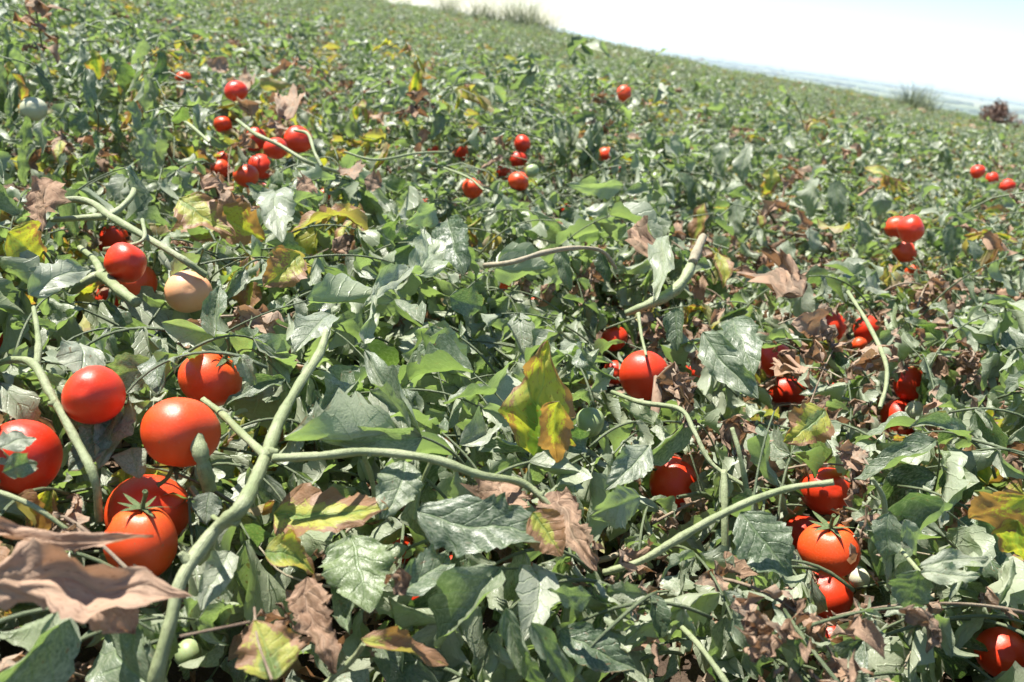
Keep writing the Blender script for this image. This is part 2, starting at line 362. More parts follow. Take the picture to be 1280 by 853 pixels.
tag(link('distant_plain', g.mesh('distant_plain', M_PLAIN)), 'hazy flat plain of fields far below the hill', kind='structure')

# ------------------------------------------------------------------ pools of leaflet meshes (shared)
def pool(name, mat, n, seed, fn, nu=15, nv=9):
    out = []
    for k in range(n):
        g = Geo(); P, F, UV = leaf_grid(nu=nu, nv=nv, seed=seed+k, **fn(np.random.RandomState(seed*3+k))); g.add(P, F, UV, 0)
        out.append(g.mesh(name, mat))
    return out
def f_green(r):
    k = r.rand()
    c = r.uniform(.3, .9) if k < .18 else (r.uniform(1.0, 1.9) if k < .6 else r.uniform(2.0, 2.9))
    return dict(L=1.0, W=r.uniform(.36, .58), curl=c, bend=r.uniform(0, 2.3), twist=r.uniform(-1.3, 1.3), rag=.035, fold=r.uniform(.2, .9)*(r.rand() < .5), lobe=r.uniform(.10, .24),
                pucker=.030, wave=r.uniform(.03, .12), crump=r.uniform(.03, .085), start=r.uniform(-.2, .5))
def f_aged(r):
    d = f_green(r); d['crump'] = r.uniform(.03, .09); return d
def f_dry(r):
    return dict(L=1.0, W=r.uniform(.4, .62), curl=r.uniform(1.4, 3.2), bend=r.uniform(0, 2.8), twist=r.uniform(-1.8, 1.8), lobe=.14, pucker=.03,
                wave=.16, rag=.16, crump=r.uniform(.14, .30), start=r.uniform(0, .6))
# leaflets are 1 unit long and scaled to size
_sn = snoise
def snoise(P, seed, freq): return _sn(P, seed, freq/9.0)     # pools are modelled at unit length
POOL = {'green': pool('leaflet_green', M_GREEN, 34, 100, f_green), 'aged': pool('leaflet_yellowing', M_AGED, 12, 300, f_aged),
        'dry': pool('leaflet_dry', M_DRY, 18, 500, f_dry, 17, 11)}

_lc = {}
def cached_leaf(dry, nu, nv, k, n=90):
    k %= n; key = (dry, nu, nv, k)
    if key not in _lc: _lc[key] = leaf_grid(nu=nu, nv=nv, seed=7000+k, **(f_dry if dry else f_green)(np.random.RandomState(8000+k)))
    return _lc[key]
def leaf_layout(r, dry=False):
    """rachis polyline plus leaflet frames of a compound tomato leaf, base at origin, heading +Y, up +Z"""
    L = r.uniform(.12, .20); bend = r.uniform(.3, 2.1); th0 = r.uniform(.1, .9); pts = [Vector((0, 0, 0))]; dirs = []
    n = 6; sway = r.uniform(-.6, .6)
    for k in range(n):
        th = th0-bend*(k/n)**1.1; d = Vector((math.sin(sway*k/n)*math.cos(th), math.cos(sway*k/n)*math.cos(th), math.sin(th)))
        dirs.append(d); pts.append(pts[-1]+d*(L/n))
    fr = []
    def frame(p, d, nrm, size):
        d = d.normalized(); x = d.cross(nrm)
        if x.length < .05: x = d.cross(Vector((1, 0, .2)))
        x.normalize(); z = x.cross(d)
        M = Matrix(((x.x, d.x, z.x, p.x), (x.y, d.y, z.y, p.y), (x.z, d.z, z.z, p.z), (0, 0, 0, 1)))
        fr.append((M, size))
    big = r.uniform(.058, .104)
    frame(pts[-1], dirs[-1]+Vector((0, 0, -r.uniform(0, .9))), Vector((r.uniform(-.8, .8), r.uniform(-.8, .8), 1)), big)
    npair = r.choice([2, 3, 3])
    for q in range(npair):
        k = 5-q*(1.6 if npair == 3 else 2); i = max(0, min(n-1, int(k)-1))
        for s in (-1, 1):
            if r.random() < .08: continue
            d = dirs[i]; side = d.cross(Vector((0, 0, 1)))*s
            if side.length < .05: side = Vector((s, 0, 0))
            side.normalize()
            dd = d*r.uniform(.2, .8)+side*r.uniform(.7, 1.1)+Vector((0, 0, -r.uniform(-.2, 2.2)))
            frame(pts[i+1], dd, Vector((r.uniform(-1, 1), r.uniform(-1, 1), 1)), big*r.uniform(.6, 1)*(1-.13*q))
            if r.random() < .3: frame(pts[i+1], dd+d*.8, Vector((r.uniform(-.5, .5), 0, 1)), big*.3)
    return pts, fr
LAY = [leaf_layout(random.Random(900+k)) for k in range(16)]
RACH = []
for k, (pts, fr) in enumerate(LAY):
    g = Geo(); V, F, UV = tube(pts, [.0018-.00015*i for i in range(len(pts))], 5, 2, k); g.add(V, F, UV, .3)
    RACH.append((g.mesh('leaf_rachis', M_VINE), g.mesh('leaf_rachis_dry', M_TWIG)))

# ------------------------------------------------------------------ protected outlines: nothing random grows in front of what the photo shows plainly
PW, PH = 320, 214
PROT = np.zeros((PH, PW))
def protect(px, py, rad, d):
    yy, xx = np.mgrid[0:PH, 0:PW]; m = (xx*4+2-px)**2+(yy*4+2-py)**2 < rad*rad
    PROT[m] = np.maximum(PROT[m], d)
def hidden(p):
    q = proj(p)
    if q is None: return True
    if q[2] < .54: return True
    x, y = int(q[0]/4), int(q[1]/4)
    if 0 <= x < PW and 0 <= y < PH: return q[2] < PROT[y, x]-.004
    return False

# ------------------------------------------------------------------ tomatoes
def tomato_mesh(seed, lobes, longness):
    r = np.random.RandomState(seed); nu, nv = 22, 28; t = np.linspace(0, np.pi, nu)[:, None]; a = np.linspace(0, 2*np.pi, nv, endpoint=False)[None, :]
    rad = np.sin(t)**.86*(1+.04*lobes*np.cos(a*r.choice([3, 4])+r.rand()*6)*np.sin(t)+.05*np.cos(2*a+r.rand()*6)+.03*np.cos(a+r.rand()*6)*(1+np.cos(t))+.03*np.cos(3*t+1))
    z = np.cos(t)*longness; z = np.sign(z)*np.abs(z)**.96
    z = z-.13*np.exp(-(np.sin(t)/.33)**2)*(np.cos(t) > 0)*(1+.3*np.cos(5*a))+.04*np.exp(-(np.sin(t)/.12)**2)*(np.cos(t) < 0)
    z = z+0*a
    P = np.stack([rad*np.cos(a), rad*np.sin(a), z], -1).reshape(-1, 3)*.5
    g = Geo(); g.add(P, gf(nu, nv, True)[:, ::-1], None, 0); return g
def calyx_geo(seed, longness):
    g = Geo(); r = np.random.RandomState(seed)
    for k in range(6):
        P, F, UV = leaf_grid(.42*r.uniform(.8, 1.2), .10, seed+k, 7, 3, .8, r.uniform(-.6, 1.0), .3, 0, 0, 0, 0, r.uniform(-.1, .5))
        P[:, 2] += .02; a = k*1.047+r.uniform(-.2, .2); M = Matrix.Translation((0, 0, .5*longness-.045))@Matrix.Rotation(a, 4, 'Z')
        g.add(xf(P, M), F, UV, r.rand())
    z0 = .5*longness-.06
    V, F, UV = tube([(0, 0, z0), (.02, .01, z0+.12), (.06, .05, z0+.26), (.16, .06, z0+.36)], [.045, .035, .03, .035], 6, 3, seed); g.add(V, F, UV, 0)
    return g
FRUIT = {}
TOMS = []     # filled from the table below
MATS = {'r': M_RED, 'o': M_ORANGE, 'p': M_PEACH, 'g': M_GRN, 'w': M_PALE}
# px, py, width px, height/width, axis tilt deg (0 = stem end up in the photo, + = leaning right), towards camera deg, colour, share kept clear, label
TABLE = [
 (263,473,76,.80, 35,20,'o',.95,'orange-red tomato with green star calyx, above the big round tomato at left'),
 (225,541,88,1.03,10,-10,'o',.98,'large round red tomato just behind the cut green stump at left'),
 (118,494,88,.80,-60,0,'r',.75,'red tomato half covered by grey-green leaves above the curved left stem'),
 (28,572,86,1.12,10,-20,'r',.9,'big red tomato cut by the left edge of the photo'),
 (186,640,96,.9,-5,0,'o',.9,'orange-red tomato behind the upright one with the green calyx, bottom left'),
 (178,678,84,1.05,0,22,'o',.95,'red tomato with green calyx on top, above the large dry brown leaf'),
 (143,302,38,1.15,0,10,'r',.9,'small upper red tomato beside the green stem in the left cluster'),
 (156,328,62,.75,70,0,'r',.9,'red tomato under a green stalk, above the orange one at left'),
 (168,354,52,.85,20,0,'o',.95,'orange-red tomato beside the peach-coloured unripe pair'),
 (137,374,40,.8,0,0,'r',.5,'dark red tomato low behind the forked stump at left'),
 (236,365,54,.96,10,0,'p',.95,'pale peach unripe tomato, the left and larger of the pair'),
 (262,381,42,.85,30,0,'p',.8,'pale peach-orange tomato, the lower right and smaller of the pair'),
 (805,470,58,1.08,0,-25,'r',.98,'bright red tomato in the centre right, framed by green leaves'),
 (768,466,30,1.0,0,0,'r',.8,'small red tomato touching the left side of the bright centre-right tomato'),
 (768,424,32,.95,0,0,'r',.6,'shaded dark red tomato above the bright centre-right tomato'),
 (868,465,32,1.0,0,0,'r',.5,'shaded dark red tomato right of the bright centre-right tomato'),
 (842,604,62,.95,0,0,'r',.75,'dark red tomato in deep shade left of the thin upright green stem'),
 (1040,410,33,1.2,10,0,'r',.95,'small red tomato standing among dry leaves, the left of an upper right pair'),
 (1083,412,30,1.25,20,0,'r',.85,'small red tomato behind the slanting stem, the right of an upper right pair'),
 (1074,431,18,1.0,0,0,'o',.8,'tiny orange tomato below the pair by the slanting stem'),
 (968,451,46,.85,0,0,'r',.9,'red tomato under a drooping green leaf, upper of two right of centre'),
 (983,489,44,.90,0,10,'r',.75,'red tomato with a yellowish leaf on top, lower of two right of centre'),
 (1040,484,20,.9,0,0,'o',.8,'small orange-red tomato between dry leaves right of the stacked pair'),
 (1041,527,20,.9,0,0,'r',.6,'small shaded red tomato below the little orange-red one'),
 (1137,480,40,1.08,0,-40,'r',.98,'shiny red tomato right of the slanting stem, above the green one'),
 (1124,523,44,1.1,0,0,'r',.9,'darker red tomato beneath the shiny one at right'),
 (1144,513,23,.9,0,0,'w',.95,'small whitish green tomato tucked beside the two red ones at right'),
 (1031,614,70,.86,80,0,'r',.97,'large red tomato under the tip of the long bare stem'),
 (1003,673,52,1.1,0,0,'r',.9,'red tomato squeezed behind the left side of the big glossy one'),
 (1038,687,72,.91,0,30,'o',.98,'big glossy orange-red tomato in the middle of the bottom right cluster'),
 (1034,742,60,.88,0,0,'r',.85,'dark red tomato at the bottom of the four-fruit cluster'),
 (1128,617,24,.95,0,0,'w',.95,'small whitish tomato right of the large red tomato under the bare stem'),
 (1074,722,26,1.0,0,0,'w',.85,'pale green small tomato right of the lowest cluster tomato'),
 (1212,597,28,1.0,0,0,'w',.85,'creamy white small tomato near the right edge'),
 (1254,818,64,.98,80,0,'r',.97,'shiny red tomato in the bottom right corner'),
 (1038,797,34,1.0,0,0,'r',.5,'small shaded red tomato below the bottom right cluster'),
 (1108,820,44,.7,60,0,'o',.6,'orange tomato half hidden by leaves at the bottom right'),
 (1138,286,42,.76,80,0,'r',.95,'red tomato on top of the cluster among dark dry leaves at upper right'),
 (1121,284,28,.8,0,0,'o',.8,'orange tomato behind the left side of the upper right cluster'),
 (1131,315,28,.95,0,0,'o',.9,'small orange-red tomato below the upper right cluster'),
 (1141,340,18,.9,0,0,'o',.7,'tiny orange tomato lowest in the upper right cluster'),
 (1222,215,22,.6,60,0,'r',.9,'far red tomato, leftmost of the small row at the right edge'),
 (1240,224,16,.8,0,0,'r',.8,'far red tomato in the middle of the small row at the right edge'),
 (1259,233,18,.85,0,0,'r',.9,'far red tomato, rightmost of the small row at the right edge'),
 (653,180,27,.72,60,0,'r',.9,'far red tomato, topmost of the group left of top centre'),
 (648,201,22,.8,0,0,'r',.8,'far dark red tomato in the middle of the group near top centre'),
 (648,227,32,.62,50,0,'o',.9,'far orange-red oval tomato lowest of the group near top centre'),
 (591,236,32,.7,60,0,'o',.9,'far orange-red tomato left of the dark gap near top centre'),
 (628,216,20,.8,0,0,'r',.7,'far shaded red tomato behind the oval orange-red one'),
 (576,190,22,.85,0,0,'r',.7,'far red tomato among dry stalks, upper left of the dark gap'),
 (543,189,18,.8,0,0,'r',.7,'far red tomato under thin pale stalks left of top centre'),
 (528,256,18,.8,0,0,'o',.7,'far orange tomato in front of yellow leaves left of top centre'),
 (307,220,38,.68,70,0,'o',.95,'orange-red tomato in front of the upper left cluster'),
 (326,208,30,.8,0,0,'r',.8,'red tomato right behind the front one of the upper left cluster'),
 (275,212,24,.8,0,0,'o',.7,'small orange tomato left of the front one in the upper left cluster'),
 (278,156,27,.72,60,0,'o',.95,'orange-red tomato left of the pale stalks in the upper left'),
 (295,115,27,.85,0,0,'r',.9,'red tomato below dry leaves, highest of the upper left cluster'),
 (373,175,34,.75,40,0,'r',.95,'bright red tomato right of the crossing stalks in the upper left'),
 (344,186,36,.7,60,0,'r',.85,'red tomato behind the crossing stalks in the upper left'),
 (320,174,28,.85,0,0,'r',.75,'shaded red tomato left of the crossing stalks in the upper left'),
 (279,200,20,.9,0,0,'r',.7,'small dark red tomato above the orange ones in the upper left'),
 (229,98,18,.8,0,0,'o',.8,'tiny orange-red tomato high in the upper left foliage'),
 (333,238,20,1.0,0,0,'r',.6,'dark red small tomato below the front one in the upper left'),
 (405,244,16,1.0,0,0,'o',.7,'small orange-red tomato peeping beside reddish dry leaves'),
 (757,194,20,.75,0,0,'o',.8,'far orange-red tomato right of top centre'),
 (769,213,14,1.0,0,0,'r',.7,'far dark red tomato just below the orange-red one right of top centre'),
 (780,117,19,.8,0,0,'o',.9,'distant orange tomato below the ridge in the middle of the field'),
 (708,262,13,.9,0,0,'r',.9,'tiny bright red tomato beside a pale curled leaf'),
 (685,281,14,.9,0,0,'o',.8,'tiny red-orange tomato glimpsed between leaves in the middle'),
 (628,352,26,1.1,0,0,'o',.7,'red tomato with a pale leaf across it, under the arching pale stem'),
 (635,322,20,.8,60,0,'o',.6,'small red tomato behind the arching pale stem'),
 (668,379,14,.9,0,0,'o',.8,'tiny orange tomato beneath the arching pale stem'),
 (42,137,30,.85,0,0,'w',.95,'pale green unripe tomato at the upper left edge'),
 (83,405,19,1.0,0,-20,'g',.95,'small green tomato hanging from a thin stalk at the left'),
 (235,818,34,1.08,0,-10,'g',.95,'pale green tomato beside the thick stem at the bottom left'),
 (738,528,36,.85,0,0,'g',.7,'green tomato in shade between the yellow leaf and the bright red tomato'),
 (776,505,24,.9,0,0,'g',.7,'small green tomato directly below the bright centre-right tomato'),
 (527,212,15,.9,0,0,'g',.8,'small pale green far tomato left of the dark gap'),
 (665,214,17,.9,0,0,'g',.8,'small green far tomato right of the red group near top centre'),
 (527,741,56,.9,0,0,'r',.2,'deep red tomato in shade under the long pale leaf, the largest there'),
 (493,690,44,1.0,0,0,'r',.2,'dark red tomato in shade left under the long pale leaf'),
 (573,716,46,.9,0,0,'r',.2,'dark red tomato in shade right under the long pale leaf'),
 (6,432,26,1.1,0,0,'r',.7,'dark red tomato at the left edge above the curved stem'),
]
rt = random.Random(4)
BACK = {(186,640): 1.16, (178,678): .93, (1003,673): 1.13, (1034,742): 1.08, (1031,614): 1.12, (768,466): 1.1, (262,381): .99, (143,302): 1.1, (1121,284): 1.1, (1124,523): 1.1, (137,374): 1.1, (1082,431): 1.1}
for i, (px, py, wp, hw, tilt, tow, ck, keep, label) in enumerate(TABLE):
    Dn = {'r': .064, 'o': .063, 'p': .058, 'g': .032, 'w': .032}[ck]
    if ck == 'w' and wp > 28: Dn = .06
    if ck == 'g' and wp > 33: Dn = .035
    far_small = wp < 24 and ck in 'ro'
    zt = {True: .24, False: .19}[far_small]
    d = Dn*FPX/wp
    zlo, zhi = (.10, .36) if py > 400 else (.15, .40)
    p = PD(px, py, d); gz = float(zg(p.x, p.y))
    p1 = PZ(px, py, gz+zlo) if ray(px, py).z < -.01 else p
    p2 = PZ(px, py, gz+zhi) if ray(px, py).z < -.01 else p
    dmax = (p1-CAM).length; dmin = (p2-CAM).length
    d = min(max(d, dmin), dmax)
    d *= BACK.get((px, py), 1); p = PD(px, py, d); D = wp*dep(p)/FPX
    key = (i % 6)
    lng = max(.9, hw) if abs(tilt) < 45 else 1/max(hw, .72)
    lng = min(1.3, lng)
    kk = (key, round(lng, 1), ck)
    if kk not in FRUIT:
        FRUIT[kk] = (tomato_mesh(60+key, 1.0 if key % 2 else .5, kk[1]).mesh('tomato_skin', MATS[ck]), calyx_geo(80+key, kk[1]).mesh('calyx', M_CALYX))
    o = link('green_tomato' if ck in 'gw' else 'tomato', FRUIT[kk][0])
    # width direction in the picture: fruit axis leans by tilt in the picture plane, then tips to/away from the camera
    vd = (p-CAM).normalized(); up = (UPV-vd*UPV.dot(vd)).normalized(); rt_ = vd.cross(up)
    ax = up*math.cos(math.radians(tilt))+rt_*math.sin(math.radians(tilt)); tw_ = math.radians(tow if tow > 0 else (-160 if hw > 1 else -105)+rt.uniform(-12, 12)); ax = ax*math.cos(tw_)-vd*math.sin(tw_)
    q = ax.normalized().to_track_quat('Z', 'Y')
    o.rotation_mode = 'QUATERNION'; o.rotation_quaternion = q@Matrix.Rotation(rt.uniform(0, 6), 4, 'Z').to_quaternion()
    s = D if abs(tilt) < 45 else D/lng
    o.location = p; o.scale = (s, s, s)
    tag(o, label, 'tomato', 'ripe tomatoes among the leaves' if ck in 'ro' else 'unripe tomatoes among the leaves')
    c = link('calyx', FRUIT[kk][1], o)
    protect(px, py-wp*.03, wp*.5*math.sqrt(max(hw, .7))*keep*(.85 if wp > 45 else .95), d-D*.3)
    TOMS.append((p, D))

# ------------------------------------------------------------------ plants near the camera: things with stems, leaves and leaflets
NEAR_R = 2.15
# landmark (px, py) -> label; each foreground plant takes the nearest free one
LANDMARKS = [
 (300,650,'tomato plant with the thick pale forked stem rising from the bottom left'),
 (90,560,'tomato plant with the curved hanging stem at the left edge'),
 (200,290,'tomato plant with stout green stems over the red and peach fruit at left'),
 (600,650,'tomato plant with long pale leaves at the bottom centre'),
 (690,500,'tomato plant holding the upright yellow and brown leaf in the middle'),
 (430,400,'tomato plant with rolled grey-green leaves left of centre'),
 (560,330,'tomato plant with rounded green leaves just above the middle'),
 (830,350,'tomato plant with the cut upright dead stump right of centre'),
 (860,680,'tomato plant with the long bare stem reaching to the big red fruit'),
 (1000,450,'tomato plant half withered to brown leaves right of centre'),
 (1200,420,'tomato plant with brown shrivelled leaves at the right edge'),
 (1180,700,'tomato plant with fresh pointed leaves right of the big cluster'),
 (1050,830,'tomato plant with crumpled brown leaves at the bottom right'),
 (850,830,'tomato plant at the bottom edge right of centre'),
 (640,830,'tomato plant with two rolled leaves at the bottom edge'),
 (400,830,'tomato plant with a withered brown leaf at the bottom edge'),
 (80,830,'tomato plant in deep shade under the large dry leaf'),
 (60,380,'tomato plant with yellowing leaves at the middle of the left edge'),
 (740,240,'tomato plant with pale curled leaves above the centre'),
 (1010,260,'tomato plant with a tall folded leaf at the upper right'),
 (120,160,'tall dark tomato plant with drooping leaves at the upper left'),
 (1180,290,'tomato plant round the upper right fruit cluster'),
 (330,200,'withered tomato plant with crossing stalks in the upper left'),
 (900,480,'tomato plant with dark drooping leaves right of the bright tomato'),
]
DRYZ = [(1000,430,110,.55), (1180,380,110,.4), (750,300,60,.4), (1010,780,110,.45), (330,180,120,.45), (560,210,90,.3), (1120,400,120,.35),
        (780,730,70,.5), (1060,640,60,.45), (430,700,60,.3), (380,780,60,.4), (900,330,60,.3), (1180,480,100,.35), (60,240,60,.4), (430,220,60,.5), (260,90,80,.3), (880,560,60,.3)]
YELK = .6
DRYZ = [(a, b, c, d*.62) for a, b, c, d in DRYZ]
YELZ = [(300,300,110,.45), (60,330,90,.35), (660,500,70,.3), (1230,640,70,.5), (1150,230,120,.45), (900,260,90,.3), (570,260,60,.3), (1020,540,60,.4), (400,640,60,.3), (780,80,60,.2)]
def kindat(q, r):
    pd, py_ = .09, .05
    if q:
        for (x, y, s, p) in DRYZ: pd = max(pd, p*math.exp(-((q[0]-x)**2+(q[1]-y)**2)/(s*s)))
        for (x, y, s, p) in YELZ: py_ = max(py_, YELK*p*math.exp(-((q[0]-x)**2+(q[1]-y)**2)/(s*s)))
    k = r.random()
    return 'dry' if k < pd else ('aged' if k < pd+py_ else 'green')

def rot_frame(pos, az, pitch=0.0, rollv=0.0):
    return Matrix.Translation(pos)@Matrix.Rotation(-az, 4, 'Z')@Matrix.Rotation(pitch, 4, 'X')@Matrix.Rotation(rollv, 4, 'Y')

def mound(x, y):
    m = .74+.36*math.sin(4.1*x+1.2)*math.sin(3.7*y+.4)+.22*math.sin(9*x+3*y)*math.sin(8*y-2*x+1); m = min(1.25, max(.62 if y < .85 else .42, m))
    for p, D in TOMS:
        if abs(p.x-x) < .13 and abs(p.y-y) < .16: m = max(m, min(1.1, p.z/.24))
    return m
PLANTS = []
def grow_near(cx, cy, seed, nleaf):
    r = random.Random(seed); gz = float(zg(cx, cy))
    root = empty('tomato_plant', (cx, cy, gz)); inv = Matrix.Translation((-cx, -cy, -gz))
    under = Geo(); cnt = 0
    for s in range(r.randint(2, 4)):                          # sprawling stems
        az = r.uniform(0, 6.28); pts = [(0, 0, .0)]; h = .02; x = y = 0
        for k in range(5):
            az += r.uniform(-.5, .5); x += math.sin(az)*.07; y += math.cos(az)*.07; h = min(.15, h+r.uniform(-.01, .05)); pts.append((x, y, h))
        if any(hidden(Vector((cx, cy, gz))+Vector(pts[i]).lerp(Vector(pts[i+1]), t)) for i in range(len(pts)-1) for t in (0, .25, .5, .75, 1)): continue
        g = Geo(); V, F, UV = tube(pts, [.0045, .004, .0036, .0032, .0028, .002], 7, 4, seed*10+s); g.add(V, F, UV)
        link('stem', g.mesh('stem', M_VINE if r.random() < .75 else M_STEMD), root)
    for k in range(nleaf):
        rr = .30*math.sqrt(r.random()); a = r.uniform(0, 6.28)
        bx, by = rr*math.sin(a), rr*math.cos(a)
        hz = (.03+.24*r.random()**.8)*mound(cx+bx, cy+by)
        az = a+r.uniform(-1.3, 1.3); M = Matrix.Translation((cx, cy, gz))@rot_frame((bx, by, hz), az, r.uniform(-.5, .5), r.uniform(-.6, .6))
        li = r.randrange(len(LAY)); pts, fr = LAY[li]
        tip = M@pts[-1]; q = proj(tip); kd = kindat(q, r)
        top = hz > .07
        base_ok = not any(hidden(M@pts[i_].lerp(pts[i_+1], t_)) for i_ in range(6) for t_ in (0, .5, 1)) and min((M@v_-CAM).length for v_ in pts) > .66
        leafo = None
        lst = []
        for (Mf, sz) in fr:
            sc = sz*r.uniform(.85, 1.2)*(.68 if kd == 'dry' else 1)*min(1, math.hypot(cx, cy)/.95)
            ML = Mf@Matrix.Rotation(r.uniform(-1.1, .35), 4, 'X')@Matrix.Rotation(r.uniform(-1.0, 1.0), 4, 'Y')@Matrix.Diagonal((sc, sc, sc, 1))
            W = M@ML
            samples = [W@Vector(t) for t in ((0, .1, 0), (0, .5, .05), (0, .95, -.1), (.28, .45, .1), (-.28, .45, .1), (.2, .75, .0), (-.2, .75, 0), (0, .75, -.25))]
            if any(hidden(t) for t in samples): continue
            if min(t.z for t in samples) < -.02: continue
            lst.append(ML)
        if not lst or (top and len(lst) < 3): continue
        if top:
            if not base_ok: continue                       # whole leaf would stand in front of something kept clear
            leafo = link('leaf', RACH[li][1 if kd == 'dry' else 0], root); leafo.matrix_local = inv@M
            for ML in lst:
                c = link('leaflet', r.choice(POOL[kd]), leafo); c.matrix_local = ML; cnt += 1
        else:
            for ML in lst:
                P, F, UV = cached_leaf(kd == 'dry', 7, 5, r.randrange(9999))
                under.add(xf(P, inv@M@ML), F, UV, r.random(), 1 if kd == 'dry' else 0)
    if under.n:
        o = link('lower_foliage', under.mesh('lower_foliage', [M_GREEN, M_DRY]), root); o['kind'] = 'stuff'
    PLANTS.append(root); return root, cnt

# ------------------------------------------------------------------ hero stems and leaves (positions in photo pixels + height above the soil)
def hp(px, py, z):
    return PD(px, py, z) if z > .8 else PZ(px, py, z)          # z above .8 is a distance from the camera, else a height
HERO_PLANTS = {}
def hero_plant(key, px, py, label):
    p = PZ(px, py, .12); gz = float(zg(p.x, p.y)); o = empty('tomato_plant', (p.x, p.y, gz)); tag(o, label, 'tomato plant', 'tomato plants in the foreground')
    HERO_PLANTS[key] = o; return o
def stem(plant, pts, wpx, name='stem', mat=None, keep=True, label=None, nodes=(), seed=1):
    root = HERO_PLANTS[plant]; o0 = root.location
    W = [hp(*p) for p in pts]; ds = [(p-CAM).length for p in W]
    if isinstance(wpx, (int, float)): wpx = [wpx]*len(pts)
    rad = [w_*.40*dep(q)/FPX for w_, q in zip(wpx, W)]
    g = Geo(); V, F, UV = tube([p-o0 for p in W], rad, 12, 9, seed, .06); g.add(V, F, UV)
    for (t, s) in nodes:       # swollen nodes with a short cut spur
        C, rr = catmull([p-o0 for p in W], rad, 7); i = min(len(C)-2, int(t*len(C))); c = C[i]; d = np.cross(C[i+1]-C[i], np.array(CAM-o0)-c); d /= np.linalg.norm(d)
        d = d*s+np.array([0, 0, .4]); V, F, UV = tube([c, c+d*rr[i]*1.3, c+d*rr[i]*1.9], [rr[i]*1.05, rr[i]*.75, rr[i]*.5], 8, 3, 3); g.add(V, F, UV)
    ob = link(name, g.mesh(name, mat or M_STEM), root)
    if label: ob['label'] = label
    if keep:
        for a in range(len(W)-1):
            n = max(2, int(math.dist(pts[a][:2], pts[a+1][:2])/6))
            for k in range(n+1):
                t = k/n; protect(pts[a][0]*(1-t)+pts[a+1][0]*t, pts[a][1]*(1-t)+pts[a+1][1]*t, max(3, wpx[a]*.35), ds[a]*(1-t)+ds[a+1]*t)
    return ob
def hero_leaf(plant, base, tip, wpx, kind='green', roll=0.0, curl=.5, bend=.4, twist=0.2, seed=1, lobe=.09, crump=.035, wave=.07, mat=None, name='leaf', label=None, keep=.9, fold=0, thing=None, pleat=0):
    """a single leaflet between two photo points; roll 0 = upper face to the camera"""
    A, B = hp(*base), hp(*tip); y = B-A; L = y.length; y.normalize(); vd = ((A+B)/2-CAM).normalized(); z = -vd-y*(-vd).dot(y); z.normalize()
    z = Matrix.Rotation(roll, 3, y)@z; x = y.cross(z); d = dep((A+B)/2); Wd = wpx*d/FPX
    g = Geo(); nu_, nv_ = (37, 25) if wpx > 40 else (23, 15)
    P, F, UV = leaf_grid(1.0, Wd/L*1.15, seed, nu_, nv_, curl, bend, twist, lobe, .014, wave, crump, bend*.5, 0, pleat, .17 if kind == 'dry' and not thing else .03)
    k = 1/max(.3, np.linalg.norm(P[(nu_-1)*nv_+nv_//2]))
    P = P*L*k; M = Matrix(((x.x, y.x, z.x, A.x), (x.y, y.y, z.y, A.y), (x.z, y.z, z.z, A.z), (0, 0, 0, 1)))
    # second fine crumple so big leaves are not smooth
    P = P+_sn(P, seed+3, 70)*L*.012+_sn(P, seed+4, 190)*L*(.010 if kind != 'dry' else .022)
    m = mat or {'green': M_GREEN, 'aged': M_AGED, 'dry': M_DRY}[kind]
    if thing:
        o = empty_mesh = link(name, None if False else g_add_mesh(g, P, F, UV, seed, m, name)); o.matrix_world = M; tag(o, thing, 'dry leaf' if kind == 'dry' else 'leaf')
    else:
        root = HERO_PLANTS[plant]; o = link(name, g_add_mesh(g, P, F, UV, seed, m, name), root); o.matrix_local = Matrix.Translation(-root.location)@M
    if label: o['label'] = label
    if keep:
        n = 6
        for q in range(1, n):
            t = q/n; protect(base[0]*(1-t)+tip[0]*t, base[1]*(1-t)+tip[1]*t, wpx*.45*keep*math.sin(math.pi*t**.8)+3, (A-CAM).length*(1-t)+(B-CAM).length*t-.01)
    return o
def g_add_mesh(g, P, F, UV, seed, m, name):
    g.add(P, F, UV, (seed*.377) % 1.0); return g.mesh(name, m)

hero_plant('A', 230, 800, LANDMARKS[0][2])
stem('A', [(190,880,.15),(197,840,.18),(214,775,.21),(228,722,.23),(268,664,.25),(300,636,.27),(318,602,.275),(336,560,.28),(352,520,.29),(376,478,.30),(400,440,.31),(410,405,.32)],
     [24,22,19,19,22,24,20,19,17,15,13,10], label='thick pale green main stem', nodes=((.42,1),(.3,-1),(.62,1)), seed=3)
stem('A', [(342,573,.28),(400,570,.29),(462,565,.29),(540,574,.29),(600,594,.28),(650,603,.27),(680,625,.26),(712,665,.24)], [14,12,12,13,12,12,8,6], 'branch', nodes=((.28,1),(.55,1),(.82,-1)), seed=4)
stem('A', [(334,572,.28),(300,540,.27),(278,518,.26),(254,500,.26)], [15,12,11,10], 'branch', seed=5)
stem('A', [(262,612,.22),(254,580,.245),(246,552,.26),(232,524,.27)], [22,24,25,20], 'cut_stump', label='cut green stump in front of the round tomato', seed=6)
stem('A', [(240,610,.21),(262,642,.22),(280,655,.24)], [8,9,9], 'branch', seed=7)
stem('A', [(268,664,.25),(262,690,.22),(250,705,.2)], [12,9,8], 'branch', seed=8)
stem('A', [(225,796,.235),(262,788,.235),(312,778,.235)], [5,4,5], 'twig', M_TWIG, seed=9)
stem('A', [(318,760,.22),(322,800,.24),(340,850,.25)], [4,4,4], 'twig', M_TWIG, seed=19)
stem('A', [(455,570,.28),(465,600,.25),(472,650,.22)], [8,8,8], 'petiole', seed=10)
stem('A', [(540,575,.285),(525,610,.26),(518,650,.24)], [7,7,7], 'petiole', seed=11)
stem('A', [(654,602,.265),(648,615,.26),(638,628,.25)], [6,6,5], 'petiole', seed=12)
hero_leaf('A', (505,577,.28),(493,652,.25), 58, curl=.35, bend=.4, seed=21, lobe=.05)
